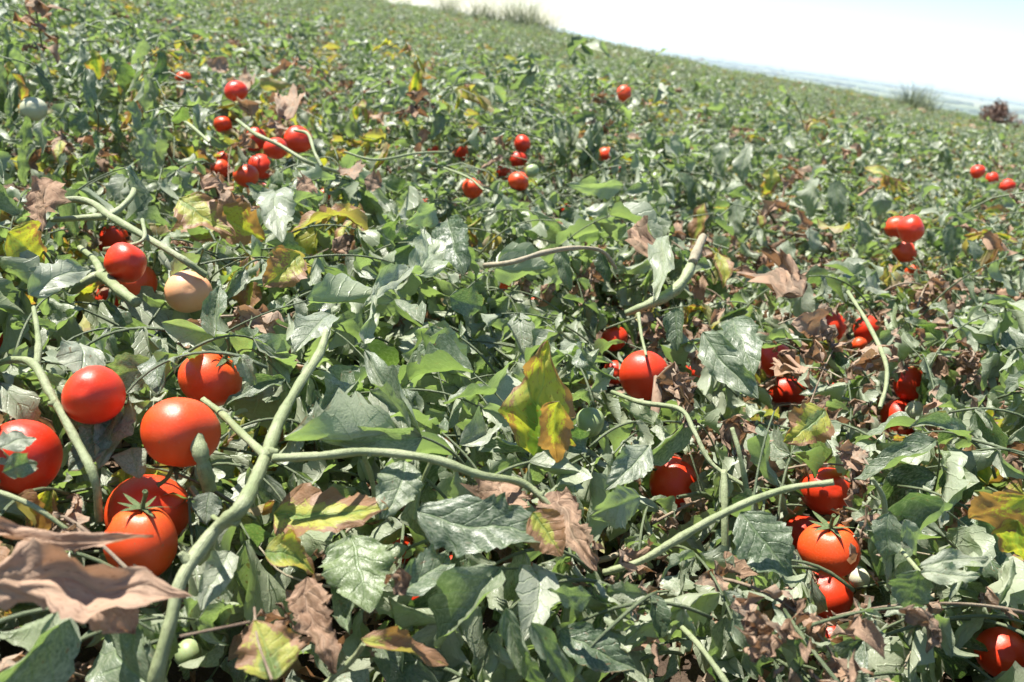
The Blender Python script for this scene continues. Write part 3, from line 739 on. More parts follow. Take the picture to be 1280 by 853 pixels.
hero_leaf('A', (345,640,.23),(480,655,.25), 78, 'aged', roll=-.5, curl=.5, bend=.5, seed=22, crump=.05, label='yellow-green leaf with brown scorched edges')
hero_leaf('A', (330,690,.24),(392,712,.22), 52, 'aged', roll=-.6, curl=.9, bend=1.0, seed=23)
hero_leaf('A', (262,615,.24),(255,655,.22), 34, seed=24, curl=.5)
hero_leaf('A', (412,395,.32),(376,448,.30), 46, roll=.5, curl=1.2, bend=.9, seed=25, label='hanging grey-green folded leaf')
hero_leaf('A', (455,385,.32),(522,330,.33), 26, roll=-.6, curl=2.2, bend=.2, seed=26)
hero_leaf('A', (452,430,.30),(470,372,.33), 26, roll=.4, curl=2.2, bend=.3, seed=27)
hero_leaf('A', (345,850,.22),(320,775,.24), 80, 'aged', roll=.2, curl=.5, bend=.4, seed=28)
hero_leaf('A', (385,720,.24),(392,850,.19), 46, 'dry', roll=.2, curl=1.6, bend=.5, seed=29, crump=.07, label='withered hanging brown leaf')
hero_leaf('A', (440,670,.24),(452,770,.21), 80, roll=.1, curl=.5, bend=.5, seed=30, lobe=.15)
hero_leaf('A', (215,880,.15),(110,800,.14), 90, roll=-.3, curl=.4, bend=.6, seed=31)
hero_leaf('A', (290,690,.22),(240,760,.2), 40, roll=.3, curl=.7, bend=.6, seed=32)

hero_plant('B', 60, 620, LANDMARKS[1][2])
stem('B', [(-20,470,.26),(5,452,.28),(40,454,.29),(62,490,.28),(92,545,.26),(118,598,.24),(124,650,.2)], [10,10,13,13,14,14,13], label='curved pale stem hanging down', nodes=((.55,1),), seed=13)
stem('B', [(46,458,.29),(48,425,.3),(42,385,.3)], [11,9,7], 'branch', seed=14)
stem('B', [(-10,612,.24),(40,632,.235),(84,662,.22)], [8,8,7], 'branch', seed=15)
hero_leaf('B', (0,590,.29),(42,570,.28), 26, roll=.3, curl=.7, seed=33)
hero_leaf('B', (0,560,.28),(38,540,.28), 30, roll=-.3, curl=.5, seed=34)
hero_leaf('B', (205,460,.28),(120,470,.26), 46, roll=-.2, curl=.5, bend=.9, keep=False, seed=35)
hero_leaf('B', (195,440,.3),(205,490,.28), 40, roll=.5, curl=.8, keep=False, seed=36)
hero_leaf('B', (100,430,.29),(85,490,.27), 56, roll=-.2, curl=.5, bend=.7, keep=False, seed=37)
hero_leaf('B', (150,515,.26),(135,590,.23), 40, roll=.2, curl=1.0, bend=.6, keep=False, seed=38)
hero_leaf('B', (165,560,.24),(170,600,.22), 48, roll=.2, curl=1.4, bend=.6, seed=39)

hero_plant('C', 160, 300, LANDMARKS[2][2])
stem('C', [(60,262,.30),(85,250,.31),(115,254,.31),(140,272,.31),(185,298,.30),(225,322,.29),(258,345,.27)], [9,10,11,12,11,11,10], nodes=((.5,1),), seed=16)
stem('C', [(64,275,.29),(110,272,.30),(140,268,.31),(165,245,.33),(168,225,.33)], [8,9,11,9,8], 'branch', seed=17)
stem('C', [(170,378,.27),(148,362,.27),(128,345,.26),(108,352,.25),(90,366,.23)], [15,18,17,14,12], 'cut_stump', label='forked stump beside the orange tomato', seed=18)
stem('C', [(128,345,.26),(118,325,.25),(100,310,.24)], [13,10,9], 'branch', seed=20)
stem('C', [(130,312,.30),(160,308,.30),(180,298,.31),(178,275,.32)], [7,6,6,6], 'branch', seed=21)
hero_leaf('C', (270,262,.30),(330,300,.26), 48, 'aged', roll=.2, curl=.6, bend=.8, seed=40)
hero_leaf('C', (225,250,.32),(290,300,.28), 50, 'aged', roll=-.3, curl=.7, bend=.6, seed=41)
hero_leaf('C', (345,240,.32),(362,305,.27), 42, roll=.1, curl=1.1, bend=.9, seed=42)
hero_leaf('C', (375,318,.32),(335,365,.28), 50, 'aged', roll=.1, curl=.6, bend=.3, seed=44)
hero_leaf('C', (10,290,.32),(60,330,.27), 70, 'aged', roll=-.3, curl=.4, bend=.4, seed=45)
hero_leaf('C', (45,240,.34),(62,290,.3), 30, 'dry', roll=.3, curl=1.2, bend=.3, seed=46, crump=.09, label='rust red withered leaf')
hero_leaf('C', (70,225,.34),(35,275,.3), 34, 'dry', roll=.3, curl=1.0, bend=.3, seed=47, crump=.09)
hero_leaf('C', (35,370,.28),(100,330,.30), 36, roll=-.2, curl=.6, bend=1.2, seed=48)

hero_plant('D', 690, 560, LANDMARKS[4][2])
hero_leaf('D', (668,568,.24),(700,432,.36), 84, 'aged', roll=-.25, curl=.6, bend=.3, seed=50, lobe=.13, crump=.04, label='upright yellow leaf with brown tip')
hero_leaf('D', (700,500,.33),(686,570,.26), 42, 'aged', roll=.3, curl=.8, bend=.4, seed=51)
hero_leaf('D', (735,545,.26),(672,545,.28), 34, roll=-.4, curl=.9, bend=.4, seed=52)

hero_plant('E', 600, 760, LANDMARKS[3][2])
hero_leaf('E', (520,640,.26),(700,700,.24), 74, roll=-.35, curl=.5, bend=.5, seed=53, lobe=.15, label='long pale green leaf lit by the sun')
hero_leaf('E', (630,600,.26),(610,668,.24), 70, 'dry', roll=.2, curl=1.1, bend=.5, seed=54, crump=.09)
hero_leaf('E', (700,615,.26),(735,720,.23), 50, 'dry', roll=.2, curl=1.4, bend=.5, seed=55, crump=.08)
hero_leaf('E', (665,640,.27),(710,690,.25), 52, 'aged', roll=.1, curl=.3, bend=.2, seed=56, lobe=.05)
hero_leaf('E', (630,758,.24),(675,862,.18), 44, roll=.1, curl=1.7, bend=.5, seed=57, label='rolled dull green leaf')
hero_leaf('E', (662,775,.24),(722,865,.18), 34, roll=-.1, curl=2.0, bend=.3, seed=58)
hero_leaf('E', (500,740,.23),(570,705,.22), 44, roll=-.3, curl=.6, bend=.5, seed=59)
hero_leaf('E', (740,745,.24),(685,745,.23), 36, roll=-.6, curl=.5, bend=.4, seed=60)
hero_leaf('E', (450,800,.22),(560,830,.20), 40, 'aged', roll=-.6, curl=1.1, bend=.5, seed=61)
stem('E', [(400,862,.16),(440,825,.19),(455,805,.21)], [10,9,8], 'stem', seed=22)

hero_plant('F', 830, 400, LANDMARKS[7][2])
stem('F', [(782,392,.26),(812,380,.28),(842,364,.30),(858,345,.32),(868,322,.34),(878,298,.36)], [10,14,17,16,13,12], 'stem', M_STEM, label='cut dead-ended pale stem', seed=23)
stem('F', [(866,328,.337),(872,312,.35),(879,296,.362)], [14,14,12], 'dead_tip', M_STEMD, seed=33, keep=False)
stem('F', [(798,392,.27),(802,420,.25),(808,445,.24)], [6,5,4], 'petiole', seed=24)
hero_leaf('F', (845,385,.31),(850,440,.26), 34, roll=.3, curl=1.2, bend=.4, seed=62)
hero_leaf('F', (880,415,.30),(940,505,.24), 46, roll=.2, curl=.9, bend=.5, seed=63, label='dark drooping leaf')
hero_leaf('F', (915,400,.30),(955,470,.26), 40, roll=-.2, curl=1.1, bend=.6, seed=64)
hero_leaf('F', (795,282,.34),(835,335,.31), 36, 'dry', roll=.2, curl=1.2, bend=.3, seed=65, crump=.09)
hero_leaf('F', (830,300,.34),(835,375,.3), 26, roll=.2, curl=.9, bend=.5, seed=165)

hero_plant('G', 800, 740, LANDMARKS[8][2])
stem('G', [(755,716,.20),(800,702,.22),(838,680,.24),(880,655,.26),(930,630,.28),(985,611,.295),(1042,603,.31)], [10,11,12,12,11,10,9], 'stem', M_STEM, label='long bare pale stem', nodes=((.55,1),), seed=25)
stem('G', [(842,775,.19),(872,805,.19),(905,850,.18),(918,875,.17)], [9,9,10,10], 'stem', seed=26)
stem('G', [(905,588,.25),(906,640,.22),(906,700,.18)], [11,11,12], 'stem', seed=27)
stem('G', [(765,490,.25),(800,503,.27),(850,512,.28),(868,540,.27),(890,580,.25),(935,610,.24)], [6,7,8,7,7,6], 'stem', seed=28)
hero_leaf('G', (925,640,.26),(985,725,.22), 70, roll=-.2, curl=.6, bend=.6, seed=66, lobe=.15)
hero_leaf('G', (800,620,.26),(735,640,.24), 50, roll=-.4, curl=.7, bend=.5, seed=67)
hero_leaf('G', (810,560,.27),(760,620,.24), 44, roll=.1, curl=.8, bend=.4, seed=68)
hero_leaf('G', (700,790,.2),(790,850,.18), 56, roll=-.2, curl=.8, bend=.4, seed=69)

hero_plant('H', 1160, 740, LANDMARKS[11][2])
for k, (a, b, w_) in enumerate([((1150,712,.26),(1232,692,.27),24), ((1150,716,.26),(1225,728,.26),26), ((1148,712,.26),(1128,760,.22),52), ((1110,640,.28),(1100,700,.24),40), ((1128,650,.28),(1150,690,.25),24)]):
    hero_leaf('H', a, b, w_, roll=-.3, curl=.4, bend=.5, seed=70+k, lobe=.1)
stem('H', [(1090,598,.30),(1105,625,.28),(1110,665,.25),(1150,716,.25)], [7,8,8,7], seed=29)
hero_leaf('H', (1285,620,.32),(1215,650,.28), 60, 'aged', roll=-.4, curl=.5, bend=.5, seed=76, label='glowing yellow-green leaf')
hero_leaf('H', (1275,650,.30),(1262,690,.25), 46, 'aged', roll=.1, curl=.6, bend=.5, seed=77)

hero_plant('I', 1010, 520, LANDMARKS[9][2])
hero_leaf('I', (1032,515,.28),(985,560,.25), 56, 'aged', roll=-.2, curl=.3, bend=.3, seed=78, label='pale yellow crinkled leaf', crump=.05)
stem('I', [(1060,365,.33),(1085,405,.31),(1106,450,.29),(1108,480,.27),(1100,510,.25)], [6,7,7,7,6], keep=False, label='slanting stem between the small tomatoes', seed=30)
stem('I', [(915,535,.29),(925,570,.27),(936,625,.23)], [7,8,8], seed=31)
for k, (x, y) in enumerate([(905,520),(985,405),(1010,470),(1000,380),(1060,470),(935,765),(970,800),(1075,560),(1185,790)]):
    a = rt.uniform(0, 6.28); hero_leaf('I', (x, y, .27),(x+38*math.cos(a), y+30*math.sin(a), .25), rt.uniform(28, 44), 'dry', roll=rt.uniform(-.6, .6), curl=rt.uniform(1.0, 2.4), bend=1.2, seed=80+k, crump=.2, keep=.5, pleat=.04)

hero_plant('J', 680, 350, 'tomato plant with the arching pale stem just above the middle')
stem('J', [(606,332,.30),(640,328,.32),(680,316,.335),(720,310,.34),(752,314,.335),(770,335,.31)], [7,8,8,7,6,5], 'stem', M_STEMD, label='arching pale stem', seed=32)
hero_leaf('J', (700,312,.33),(720,362,.28), 26, roll=.3, curl=1.2, bend=.5, seed=100)
hero_leaf('J', (752,314,.33),(765,352,.29), 24, roll=.3, curl=1.3, bend=.5, seed=101)
hero_leaf('J', (780,232,.37),(708,240,.35), 24, roll=-.5, curl=1.2, bend=.4, seed=102)
hero_leaf('J', (545,262,.34),(505,275,.33), 30, roll=-.4, curl=.8, bend=.5, seed=103)
hero_leaf('J', (560,275,.33),(590,340,.28), 44, roll=.2, curl=.8, bend=.5, seed=104)
hero_leaf('J', (520,345,.31),(545,300,.33), 46, roll=.2, curl=.5, bend=.4, seed=105)
hero_leaf('J', (560,370,.30),(600,390,.27), 36, roll=-.2, curl=.6, bend=.8, seed=106)

hero_plant('K', 340, 190, 'withered tomato plant with crossing pale stalks in the upper left')
stem('K', [(296,150,.36),(320,168,.36),(350,182,.35),(385,203,.33),(425,216,.31)], [5,6,6,6,6], keep=False, seed=34)
stem('K', [(368,163,.37),(385,168,.37),(393,190,.35),(402,208,.33)], [4,5,5,6], keep=False, seed=35)
stem('K', [(200,133,.36),(235,155,.34),(262,178,.32)], [4,5,5], keep=False, seed=36)
stem('K', [(430,190,.36),(470,200,.35),(520,192,.35),(560,190,.35)], [3,4,4,3], keep=False, seed=37)
stem('K', [(555,210,.33),(585,222,.33),(605,238,.32)], [3,4,3], keep=False, seed=38)
for k, (x, y, w_) in enumerate([(285,80,26),(300,100,24),(325,130,26),(345,150,22),(390,228,30),(440,212,28),(455,225,24),(330,160,20),(290,180,22),(250,240,24)]):
    a = rt.uniform(0, 6.28); hero_leaf('K', (x, y, .34),(x+26*math.cos(a), y+16*math.sin(a), .33), w_, 'dry', roll=rt.uniform(-.5, .5), curl=rt.uniform(.5, 1.5), bend=.6, seed=110+k, crump=.09, keep=.4)

hero_plant('L', 110, 190, LANDMARKS[20][2])
for k in range(44):
    x, y = rt.uniform(-10, 205), rt.uniform(45, 205); d_ = 2.55-.0028*(y-45)+rt.uniform(-.12, .12)
    hero_leaf('L', (x, y, d_), (x+rt.uniform(-16, 16), y+rt.uniform(30, 56), d_+rt.uniform(-.04, .03)), rt.uniform(14, 24), 'green' if k % 9 else 'aged', roll=rt.uniform(-1.3, 1.3), curl=rt.uniform(.8, 2.2), bend=rt.uniform(.2, 1.2), seed=300+k, keep=.01, crump=.06)
hero_plant('M', 735, 200, LANDMARKS[18][2])
for k in range(20):
    x, y = rt.gauss(735, 34), rt.uniform(140, 205); hero_leaf('M', (x, y, 3.0), (x+rt.uniform(-10, 10), y+rt.uniform(22, 42), 3.0), rt.uniform(11, 18), roll=rt.uniform(-1.2, 1.2), curl=rt.uniform(.8, 2.2), bend=.7, seed=350+k, keep=.01, crump=.06)
hero_plant('N', 1010, 260, LANDMARKS[19][2])
for k, (x, y, w_) in enumerate([(905,178,20),(938,180,18),(965,210,24),(1020,222,34),(1045,225,22),(985,300,30),(1075,275,26),(880,255,24),(850,215,22),(1010,285,26),(1185,280,34),(1210,300,30),(1105,240,22),(925,250,24),(955,330,30),(1000,350,30)]):
    d_ = 1.5+(400-y)*.0075; hero_leaf('N', (x, y, d_), (x+rt.uniform(-14, 14), y+rt.uniform(34, 58), d_), w_, 'aged' if k in (2, 7) else 'green', roll=rt.uniform(-1, 1), curl=rt.uniform(.5, 1.7), bend=rt.uniform(.3, 1.4), seed=380+k, keep=.5, crump=.06)

# leaf litter big enough to be seen as single fallen leaves
hero_leaf(None, (-50,656,.31),(184,682,.30), 26, 'dry', roll=-.25, curl=1.5, bend=.15, twist=.2, seed=130, crump=.045, lobe=.07, wave=.04, pleat=.008, mat=M_DRYP, name='dry_leaf', thing='rolled dry pinkish brown leaf, the upper of two at the bottom left')
hero_leaf(None, (-70,722,.29),(244,737,.28), 60, 'dry', roll=-.3, curl=.5, bend=.25, twist=-.3, seed=131, crump=.075, lobe=.12, wave=.10, pleat=.006, mat=M_DRYP, name='dry_leaf', thing='large torn dry pinkish brown leaf, the lower of two at the bottom left')
hero_leaf(None, (95,728,.285),(168,792,.25), 60, 'dry', roll=-.1, curl=.6, bend=.6, seed=132, crump=.05, lobe=.12, pleat=.03, mat=M_DRYP, name='dry_leaf', thing='small folded flap of dry leaf hanging under the large torn one')

# ------------------------------------------------------------------ scatter the foreground plants
rp = random.Random(21); near = []; sp = .34
y = .30
while y < NEAR_R+.2:
    x = -1.6
    while x < 1.7:
        px_, py_ = x+rp.uniform(-.09, .09), y+rp.uniform(-.09, .09); rr = math.hypot(px_, py_)
        if .45 < rr < NEAR_R and abs(px_) < .62*py_+.38: near.append((px_, py_))
        x += sp
    y += sp
used_fruit = set()
def by_fruit(q):
    if not q: return None
    c = [(math.hypot(q[0]-t[0], q[1]-t[1]), i) for i, t in enumerate(TABLE) if i not in used_fruit and len(t[8].split()) <= 12]
    c = min(c) if c else (999, 0)
    if c[0] > 75: return None
    used_fruit.add(c[1]); return 'tomato plant beside the '+TABLE[c[1]][8]
tot = 0; placed = []
used = set([0, 1, 2, 3, 4, 7, 8, 9, 11, 18, 19, 20, 22])
near.sort(key=lambda t: math.hypot(*t))
for k, (x_, y_) in enumerate(near):
    rr = math.hypot(x_, y_)
    root, c = grow_near(x_, y_, 1000+k, 70); tot += c
    q = proj((x_, y_, .2)); placed.append((root, q))
for root, q in placed:
    inview = q and -60 < q[0] < 1340 and q[1] < 930
    best = None
    if inview:
        for i, (lx, ly, lab) in enumerate(LANDMARKS):
            if i in used: continue
            d = math.hypot(q[0]-lx, q[1]-ly)
            if d < 170 and (best is None or d < best[0]): best = (d, i, lab)
    bl = None if best else by_fruit(q)
    if bl: tag(root, bl, 'tomato plant', 'tomato plants in the foreground')
    elif best: used.add(best[1]); tag(root, best[2], 'tomato plant', 'tomato plants in the foreground')
    else: tag(root, 'leafy tomato plant tangled with its neighbours in the foreground mat', 'tomato plant', 'tangled foreground tomato plants')
print('near plants', len(near), 'leaflets', tot)

# ------------------------------------------------------------------ plant prototypes for the field
def hidden_np(P):
    v = P-np.array(CAM); z = v@np.array(FWD); L = np.linalg.norm(v, axis=1); zz = np.maximum(z, .05)
    x = ((CXP+FPX*(v@np.array(RGT))/zz)/4).astype(int); y = ((CYP-FPX*(v@np.array(UPV))/zz)/4).astype(int)
    ok = (z > .05) & (x >= 0) & (x < PW) & (y >= 0) & (y < PH)
    return ok & (L < PROT[y.clip(0, PH-1), x.clip(0, PW-1)]-.01)
KEEPG = {}
def pruned(mesh, M):
    g = KEEPG[mesh.name]; A = np.array(M)
    if not hasattr(g, 'all'): g.all = np.concatenate(g.V); g.st = np.cumsum([0]+[len(V) for V in g.V[:-1]])
    bad = np.logical_or.reduceat(hidden_np(g.all@A[:3, :3].T+A[:3, 3]), g.st)
    if not any(bad): return mesh
    h = Geo()
    off = 0
    for k, V in enumerate(g.V):
        if not bad[k]: h.add(V, g.F[k]-off, g.U[k], g.Rn[k][0], g.M[k][0])
        off += len(V)
    return h.mesh('plant_foliage', [M_GREEN, M_AGED, M_DRY, M_VINE]) if h.n else mesh
def proto(seed, kindw, nleaf, nu, nv, hmax=.37):
    r = random.Random(seed); g = Geo(); s = Geo(); rs_ = np.random.RandomState(seed)
    for k in range(4):
        az = r.uniform(0, 6.28); pts = [(0, 0, 0)]; x = y = 0; h = .02
        for q in range(4):
            az += r.uniform(-.5, .5); x += math.sin(az)*.07; y += math.cos(az)*.07; h += r.uniform(.0, .07); pts.append((x, y, h))
        V, F, UV = tube(pts, [.006, .005, .004, .004, .003], 4, 2, seed+k); s.add(V, F, UV)
    for k in range(nleaf):
        rr = .34*math.sqrt(r.random()); a = r.uniform(0, 6.28); hz = .03+(hmax*1.15*r.random()**.6)*(1-.8*(rr/.36)**2)
        M = rot_frame((rr*math.sin(a), rr*math.cos(a), hz), a+r.uniform(-1.3, 1.3), r.uniform(-.3, .6), r.uniform(-.5, .5))
        pts, fr = LAY[r.randrange(len(LAY))]; kd = r.choices((0, 1, 2), kindw)[0]
        V, F, UV = tube(pts[::2], [.0017]*len(pts[::2]), 3, 1, k, cap=False); g.add(xf(V, M), F, UV, r.random(), 3)
        for Mf, sz in fr:
            sc = sz*r.uniform(.55, .92); W = M@Mf@Matrix.Rotation(r.uniform(-1.1, .35), 4, 'X')@Matrix.Rotation(r.uniform(-1.0, 1.0), 4, 'Y')@Matrix.Diagonal((sc, sc, sc, 1))
            P, F, UV = cached_leaf(kd == 2, nu, nv, r.randrange(99999)); g.add(xf(P, W), F, UV, r.random(), kd)
    fm = g.mesh('plant_foliage', [M_GREEN, M_AGED, M_DRY, M_VINE]); KEEPG[fm.name] = g
    return fm, s.mesh('plant_stems', M_VINE)
PROTO = {'g': [proto(2000+k, (.88, .08, .04), 68, 9, 5) for k in range(5)], 'y': [proto(2100+k, (.55, .35, .10), 62, 9, 5) for k in range(3)],
         'd': [proto(2200+k, (.50, .12, .38), 56, 9, 5, .33) for k in range(3)]}
LOWP = {'g': [proto(2300+k, (.88, .08, .04), 40, 4, 3) for k in range(4)], 'y': [proto(2400+k, (.55, .37, .08), 40, 4, 3) for k in range(2)], 'd': [proto(2500+k, (.62, .12, .26), 36, 4, 3, .33) for k in range(2)]}
def zone(q, r):
    k = kindat(q, r); 
    if k == 'green': return 'g'
    return 'y' if k == 'aged' else 'd'

cand = []
rp = random.Random(5); sp = .43
for iy in range(-2, 160):
    for ix in range(-110, 111):
        x_ = ix*sp+rp.uniform(-.15, .15); y_ = iy*sp+rp.uniform(-.15, .15); rr = math.hypot(x_, y_)
        if rr < NEAR_R+.02 and .42 < rr and abs(x_) < .62*y_+.38: continue
        if rp.random() < .06: continue
        if rr < .8 or rr > 46 or (y_ < .2 and rr > 5): continue
        if abs(math.degrees(math.atan2(x_, y_))) > 50 and rr > 8: continue
        cand.append((rr, x_, y_))
cand.sort()
nind = 0; pts_far = {k: [] for k in LOWP}
for rr, x_, y_ in cand:
    gz = float(zg(x_, y_)); q = proj((x_, y_, gz+.2))
    inview = q and -25 < q[0] < 1305 and q[1] > -60
    z_ = zone(q, rp)
    sc = rp.choice([rp.uniform(.7, .95), rp.uniform(1.05, 1.4)])
    lump = .5+.5*math.sin(2.3*x_+.7*y_+1)*math.sin(1.9*y_-.6*x_+.5)+.25*math.sin(5*x_+2)*math.sin(4.3*y_); sc *= .78+.42*max(0, lump)
    if q and inview and nind < 275:
        for (tx, ty, ts, tk) in ((110, 140, 120, .35), (720, 185, 40, .3)):
            sc *= 1+tk*math.exp(-((q[0]-tx)**2+(q[1]-ty)**2)/(ts*ts))
        fo, st = rp.choice(PROTO[z_])
        root = empty('tomato_plant', (x_, y_, gz)); root.rotation_euler.z = rp.uniform(0, 6.28); root.scale = (min(sc, 1.3), min(sc, 1.3), min(1.25, sc*rp.uniform(.65, 1.1))*float(np.interp(rr, [2.3, 3.5, 5, 9], [.95, .88, .80, .66])))
        bpy_M = Matrix.Translation(root.location)@root.rotation_euler.to_matrix().to_4x4()@Matrix.Diagonal((*root.scale, 1))
        if rr < 7: fo = pruned(fo, bpy_M)
        a = link('foliage', fo, root); a['kind'] = 'stuff'; link('stem', st, root)
        lab = {'g': 'leafy green tomato plant in the dense field beyond the foreground fruit', 'y': 'yellowing tomato plant in the field beyond the foreground fruit', 'd': 'partly withered tomato plant in the field beyond the foreground fruit'}[z_]
        lab = (by_fruit(proj((x_, y_, gz+.15))) if rr < 6 else None) or lab
        tag(root, lab, 'tomato plant', {'g': 'green tomato plants of the middle field', 'y': 'yellowing tomato plants of the middle field', 'd': 'withered tomato plants of the middle field'}[z_]); nind += 1
    else: pts_far[z_].append((x_, y_, gz, rp.uniform(0, 6.28), sc))
print('mid plants', nind, 'far', sum(map(len, pts_far.values())))

# far field: one object of kind stuff; clumps instanced on points by geometry nodes
def far_object():
    P = []; idx = []; rot = []; scl = []; flat = [m for k in 'gyd' for m in LOWP[k]]; offs = {'g': 0, 'y': len(LOWP['g']), 'd': len(LOWP['g'])+len(LOWP['y'])}
    rr_ = random.Random(3)
    for k in 'gyd':
        for (x, y, z, a, s) in pts_far[k]: P.append((x, y, z)); idx.append(offs[k]+rr_.randrange(len(LOWP[k]))); rot.append(a); scl.append(s)
    me = bpy.data.meshes.new('far_plants_points'); me.from_pydata(P, [], [])
    for nm, ty, vals in (('pick', 'INT', idx), ('spin', 'FLOAT', rot), ('size', 'FLOAT', scl)):
        at = me.attributes.new(nm, ty, 'POINT'); at.data.foreach_set('value', vals)
    ob = link('far_tomato_plants', me); tag(ob, 'mass of green tomato plants covering the rest of the field to the ridge', 'tomato plants', kind='stuff')
    # source clumps joined into one geometry list through a node group
    ng = bpy.data.node_groups.new('scatter_plants', 'GeometryNodeTree')
    ng.interface.new_socket('Geometry', in_out='INPUT', socket_type='NodeSocketGeometry'); ng.interface.new_socket('Geometry', in_out='OUTPUT', socket_type='NodeSocketGeometry')
    gi = ng.nodes.new('NodeGroupInput'); go = ng.nodes.new('NodeGroupOutput'); join = ng.nodes.new('GeometryNodeJoinGeometry')
    srccol = bpy.data.collections.new('clump_sources')
    for i, (fo, st) in enumerate(flat):
        so = bpy.data.objects.new('plant_clump_%d' % i, fo); srccol.objects.link(so)
    ci = ng.nodes.new('GeometryNodeCollectionInfo'); ci.inputs['Collection'].default_value = srccol; ci.inputs['Separate Children'].default_value = True; ci.inputs['Reset Children'].default_value = True
    ip = ng.nodes.new('GeometryNodeInstanceOnPoints'); ip.inputs['Pick Instance'].default_value = True
    def attr(nm, ty):
        n = ng.nodes.new('GeometryNodeInputNamedAttribute'); n.data_type = ty; n.inputs[0].default_value = nm; return n.outputs[0]
    cx_ = ng.nodes.new('ShaderNodeCombineXYZ'); ng.links.new(attr('spin', 'FLOAT'), cx_.inputs[2])
    ng.links.new(gi.outputs[0], ip.inputs['Points']); ng.links.new(ci.outputs[0], ip.inputs['Instance']); ng.links.new(attr('pick', 'INT'), ip.inputs['Instance Index'])
    ng.links.new(cx_.outputs[0], ip.inputs['Rotation']); sz_ = ng.nodes.new('ShaderNodeCombineXYZ'); sa = attr('size', 'FLOAT'); ml = ng.nodes.new('ShaderNodeMath'); ml.operation = 'MULTIPLY'; ml.inputs[1].default_value = .6; ng.links.new(sa, ml.inputs[0])
    ng.links.new(sa, sz_.inputs[0]); ng.links.new(sa, sz_.inputs[1]); ng.links.new(ml.outputs[0], sz_.inputs[2]); ng.links.new(sz_.outputs[0], ip.inputs['Scale']); ng.links.new(ip.outputs[0], go.inputs[0])
    md = ob.modifiers.new('scatter', 'NODES'); md.node_group = ng
far_object()

# ------------------------------------------------------------------ ridge grass and bushes, distant tree belts
def grass_tuft(az_px, py, wpx, hpx, dist, label, mat=M_GRASS, n=260, seed=1):
    p = PD(az_px, py, dist); gz = float(zg(p.x, p.y)); Wm = wpx*dist/FPX; Hm = hpx*dist/FPX; r = random.Random(seed); g = Geo()
    for k in range(n):
        x = r.gauss(0, Wm*.27); y_ = r.gauss(0, Wm*.2); h = (Hm+.85)*r.uniform(.5, 1)*max(.35, 1-(x/(Wm*.6))**2*.7); lx, ly = r.gauss(0, h*.35), r.gauss(0, h*.3)
        a = r.uniform(0, 3.1); w_ = .012; dx, dy = math.cos(a)*w_, math.sin(a)*w_
        P = []
        for t in (0, .4, .75, 1): cxp, cyp = x+lx*t*t, y_+ly*t*t; hh = h*t*(1-.15*t); ww = 1-t*.9; P += [(cxp-dx*ww, cyp-dy*ww, hh), (cxp+dx*ww, cyp+dy*ww, hh)]
        g.add(P, [(0, 1, 3, 2), (2, 3, 5, 4), (4, 5, 7, 6)], None, r.random())
    root = empty('grass_tuft', (p.x, p.y, gz)); b = link('blades', g.mesh('blades', mat), root); b['kind'] = 'stuff'; tag(root, label, 'grass', 'tufts on the ridge')
grass_tuft(648, 32, 95, 18, 30, 'large tuft of tall grass on the ridge near the top centre', n=520, seed=1)
grass_tuft(560, 14, 40, 10, 30, 'small thin tuft of tall grass at the left end of the ridge', n=160, seed=2)
grass_tuft(600, 22, 40, 9, 30, 'low tuft of grass left of the large ridge tuft', n=160, seed=5)
grass_tuft(1146, 126, 54, 16, 29, 'round green grassy tuft on the ridge at the right', M_BUSHG, 420, 3)
def bush(px, py, wpx, hpx, dist, label, seed):
    p = PD(px, py, dist); gz = float(zg(p.x, p.y)); Wm = wpx*dist/FPX; Hm = hpx*dist/FPX+.30; r = random.Random(seed); root = empty('dry_bush', (p.x, p.y, gz))
    s = Geo(); g = Geo()
    for k in range(46):
        a = r.uniform(0, 6.28); e = r.uniform(0, 1); tip = (math.cos(a)*Wm*.5*e, math.sin(a)*Wm*.5*e, Hm*(1-.5*e*e)*r.uniform(.8, 1)); m_ = (tip[0]*.35, tip[1]*.35, tip[2]*.5)
        V, F, UV = tube([(0, 0, 0), m_, tip], [.012, .008, .003], 4, 2, k); s.add(V, F, UV, r.random())
        for q in range(26):
            t = r.uniform(.45, 1.05); c = np.array(m_)*(1-t)+np.array(tip)*t if t > .5 else np.array(m_); c = c+np.array([r.gauss(0, .045) for _ in range(3)])
            u_ = np.array([r.gauss(0, .022) for _ in range(3)]); v_ = np.array([r.gauss(0, .022) for _ in range(3)]); g.add([c-u_, c-v_, c+u_, c+v_], [(0, 1, 2, 3)], None, r.random())
    link('branches', s.mesh('branches', M_BUSHR), root)['kind'] = 'stuff'; link('twigs_and_leaves', g.mesh('twigs_and_leaves', M_BUSHR), root)['kind'] = 'stuff'
    tag(root, label, 'bush')
bush(1248, 146, 54, 26, 27, 'reddish brown dry bush on the ridge at the right edge', 9)

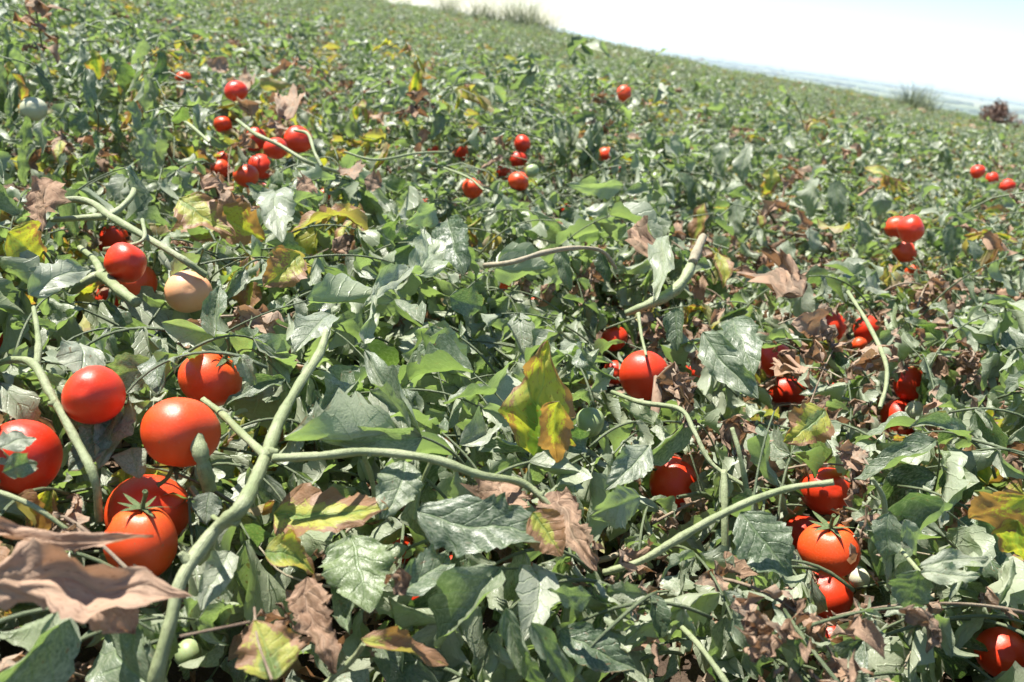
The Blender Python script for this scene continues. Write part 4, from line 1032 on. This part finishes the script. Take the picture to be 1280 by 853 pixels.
def blobs(name, spots, label):
    g = Geo(); r = random.Random(77)
    for (x, y, z, w_, h) in spots:
        t = np.linspace(0, np.pi, 6)[:, None]; a = np.linspace(0, 2*np.pi, 8, endpoint=False)[None, :]; P = np.stack([np.sin(t)*np.cos(a), np.sin(t)*np.sin(a), np.cos(t)+0*a], -1).reshape(-1, 3)
        P = P*(1+.35*np.sin(P*r.uniform(3, 6)+r.uniform(0, 6)).sum(1)[:, None]*.4)*np.array([w_, w_, h]); P = P+np.array([x, y, z+h*.5]); g.add(P, gf(6, 8, True)[:, ::-1], None, r.random())
    tag(link(name, g.mesh(name, M_BELT)), label, 'trees', kind='stuff')
spots = []; r = random.Random(8)
for (px0, px1, dist, n, h) in ((800, 1300, 2300, 90, 6), (930, 1320, 1800, 60, 6), (650, 1300, 3400, 120, 8), (600, 1320, 5200, 140, 11)):
    for k in range(n):
        a = math.atan((r.uniform(px0, px1)-640)/FPX); d = dist*(1+r.gauss(0, .02)+.1*math.sin(a*9+dist)); spots.append((math.sin(a)*d, math.cos(a)*d, -45, r.uniform(1.5, 5)*h, h*r.uniform(.6, 1.0)))
for k in range(70):
    a = r.uniform(-.4, .6); d = r.uniform(2600, 7000); spots.append((math.sin(a)*d, math.cos(a)*d, -45, r.uniform(6, 22), r.uniform(5, 10)))
blobs('tree_belts', spots, 'dark bands of far-off trees across the hazy plain')

g = Geo(); tw = Geo(); r = random.Random(41); rs_ = np.random.RandomState(19)
for k in range(850):
    zx = r.choices(DRYZ, [z[2]**2*z[3] for z in DRYZ])[0]; px, py = r.gauss(zx[0], zx[2]*.55), r.gauss(zx[1], zx[2]*.5)
    if ray(px, py).z > -.06: continue
    c = PZ(px, py, r.uniform(.10, .27)); d = (c-CAM).length
    if d > 4 or hidden(c) or hidden(c+Vector((0, 0, .02))): continue
    if k % 14 == 0:
        a = r.uniform(0, 6.28); L = r.uniform(.03, .09); e = c+Vector((math.cos(a)*L, math.sin(a)*L, r.uniform(-.03, .03)))
        if hidden(e) or hidden((c+e)/2): continue
        V, F, UV = tube([c, (c+e)/2+Vector((r.gauss(0, .01), r.gauss(0, .01), r.gauss(0, .008))), e], [.0012, .001, .0007], 4, 4, k); tw.add(V, F, UV); continue
    sc = r.uniform(.010, .032); P, F, UV = cached_leaf(True, 7, 5, k); M = Matrix.Translation(c)@Matrix.Rotation(r.uniform(0, 6.28), 4, 'Z')@Matrix.Rotation(r.uniform(-1.5, 1.5), 4, 'X')@Matrix.Rotation(r.uniform(-1.5, 1.5), 4, 'Y')@Matrix.Diagonal((sc, sc, sc, 1))
    g.add(xf(P, M), F, UV, r.random())
tag(link('withered_leaf_bits', g.mesh('withered_leaf_bits', M_DRY)), 'small shrivelled brown leaf pieces caught among the plants', 'dead leaves', kind='stuff')
tag(link('dry_stalk_bits', tw.mesh('dry_stalk_bits', M_STEMD)), 'thin pale dry stalks caught among the withered leaves', 'dry stalks', kind='stuff')

# dry litter on the soil between the plants
g = Geo(); r = random.Random(31); rs_ = np.random.RandomState(9)
for k in range(1500):
    rr = r.uniform(.4, 2.6); a = r.uniform(-.75, .75); x, y = rr*math.sin(a), rr*math.cos(a); sc = r.uniform(.02, .06)
    P, F, UV = cached_leaf(True, 5, 3, k); M = Matrix.Translation((x, y, float(zg(x, y))+r.uniform(.005, .05)))@Matrix.Rotation(r.uniform(0, 6.28), 4, 'Z')@Matrix.Rotation(r.uniform(-.6, .6), 4, 'X')@Matrix.Diagonal((sc, sc, sc, 1))
    g.add(xf(P, M), F, UV, r.random())
tag(link('leaf_litter', g.mesh('leaf_litter', M_DRY)), 'brown withered leaf litter on the soil under the foreground plants', 'leaf litter', kind='stuff')

# ------------------------------------------------------------------ haze
X0 = 27000; zb, zt_ = -47.0, 9.0
me = bpy.data.meshes.new('haze')
me.from_pydata([(sx*X0, sy*X0, z) for z in (zb, zt_) for sx, sy in ((-1, -1), (1, -1), (1, 1), (-1, 1))], [],
               [(3, 2, 1, 0), (4, 5, 6, 7), (0, 1, 5, 4), (1, 2, 6, 5), (2, 3, 7, 6), (3, 0, 4, 7)])
hz = link('haze', me); tag(hz, 'pale blue summer haze over the plain', 'haze', kind='stuff')
m, nt = newmat('haze_air'); pv = N(nt, 'ShaderNodeVolumePrincipled'); pv.inputs['Color'].default_value = (.72, .84, 1, 1); pv.inputs['Density'].default_value = .00018
pv.inputs['Anisotropy'].default_value = .2
o = N(nt, 'ShaderNodeOutputMaterial'); nt.links.new(pv.outputs[0], o.inputs['Volume']); me.materials.append(m)
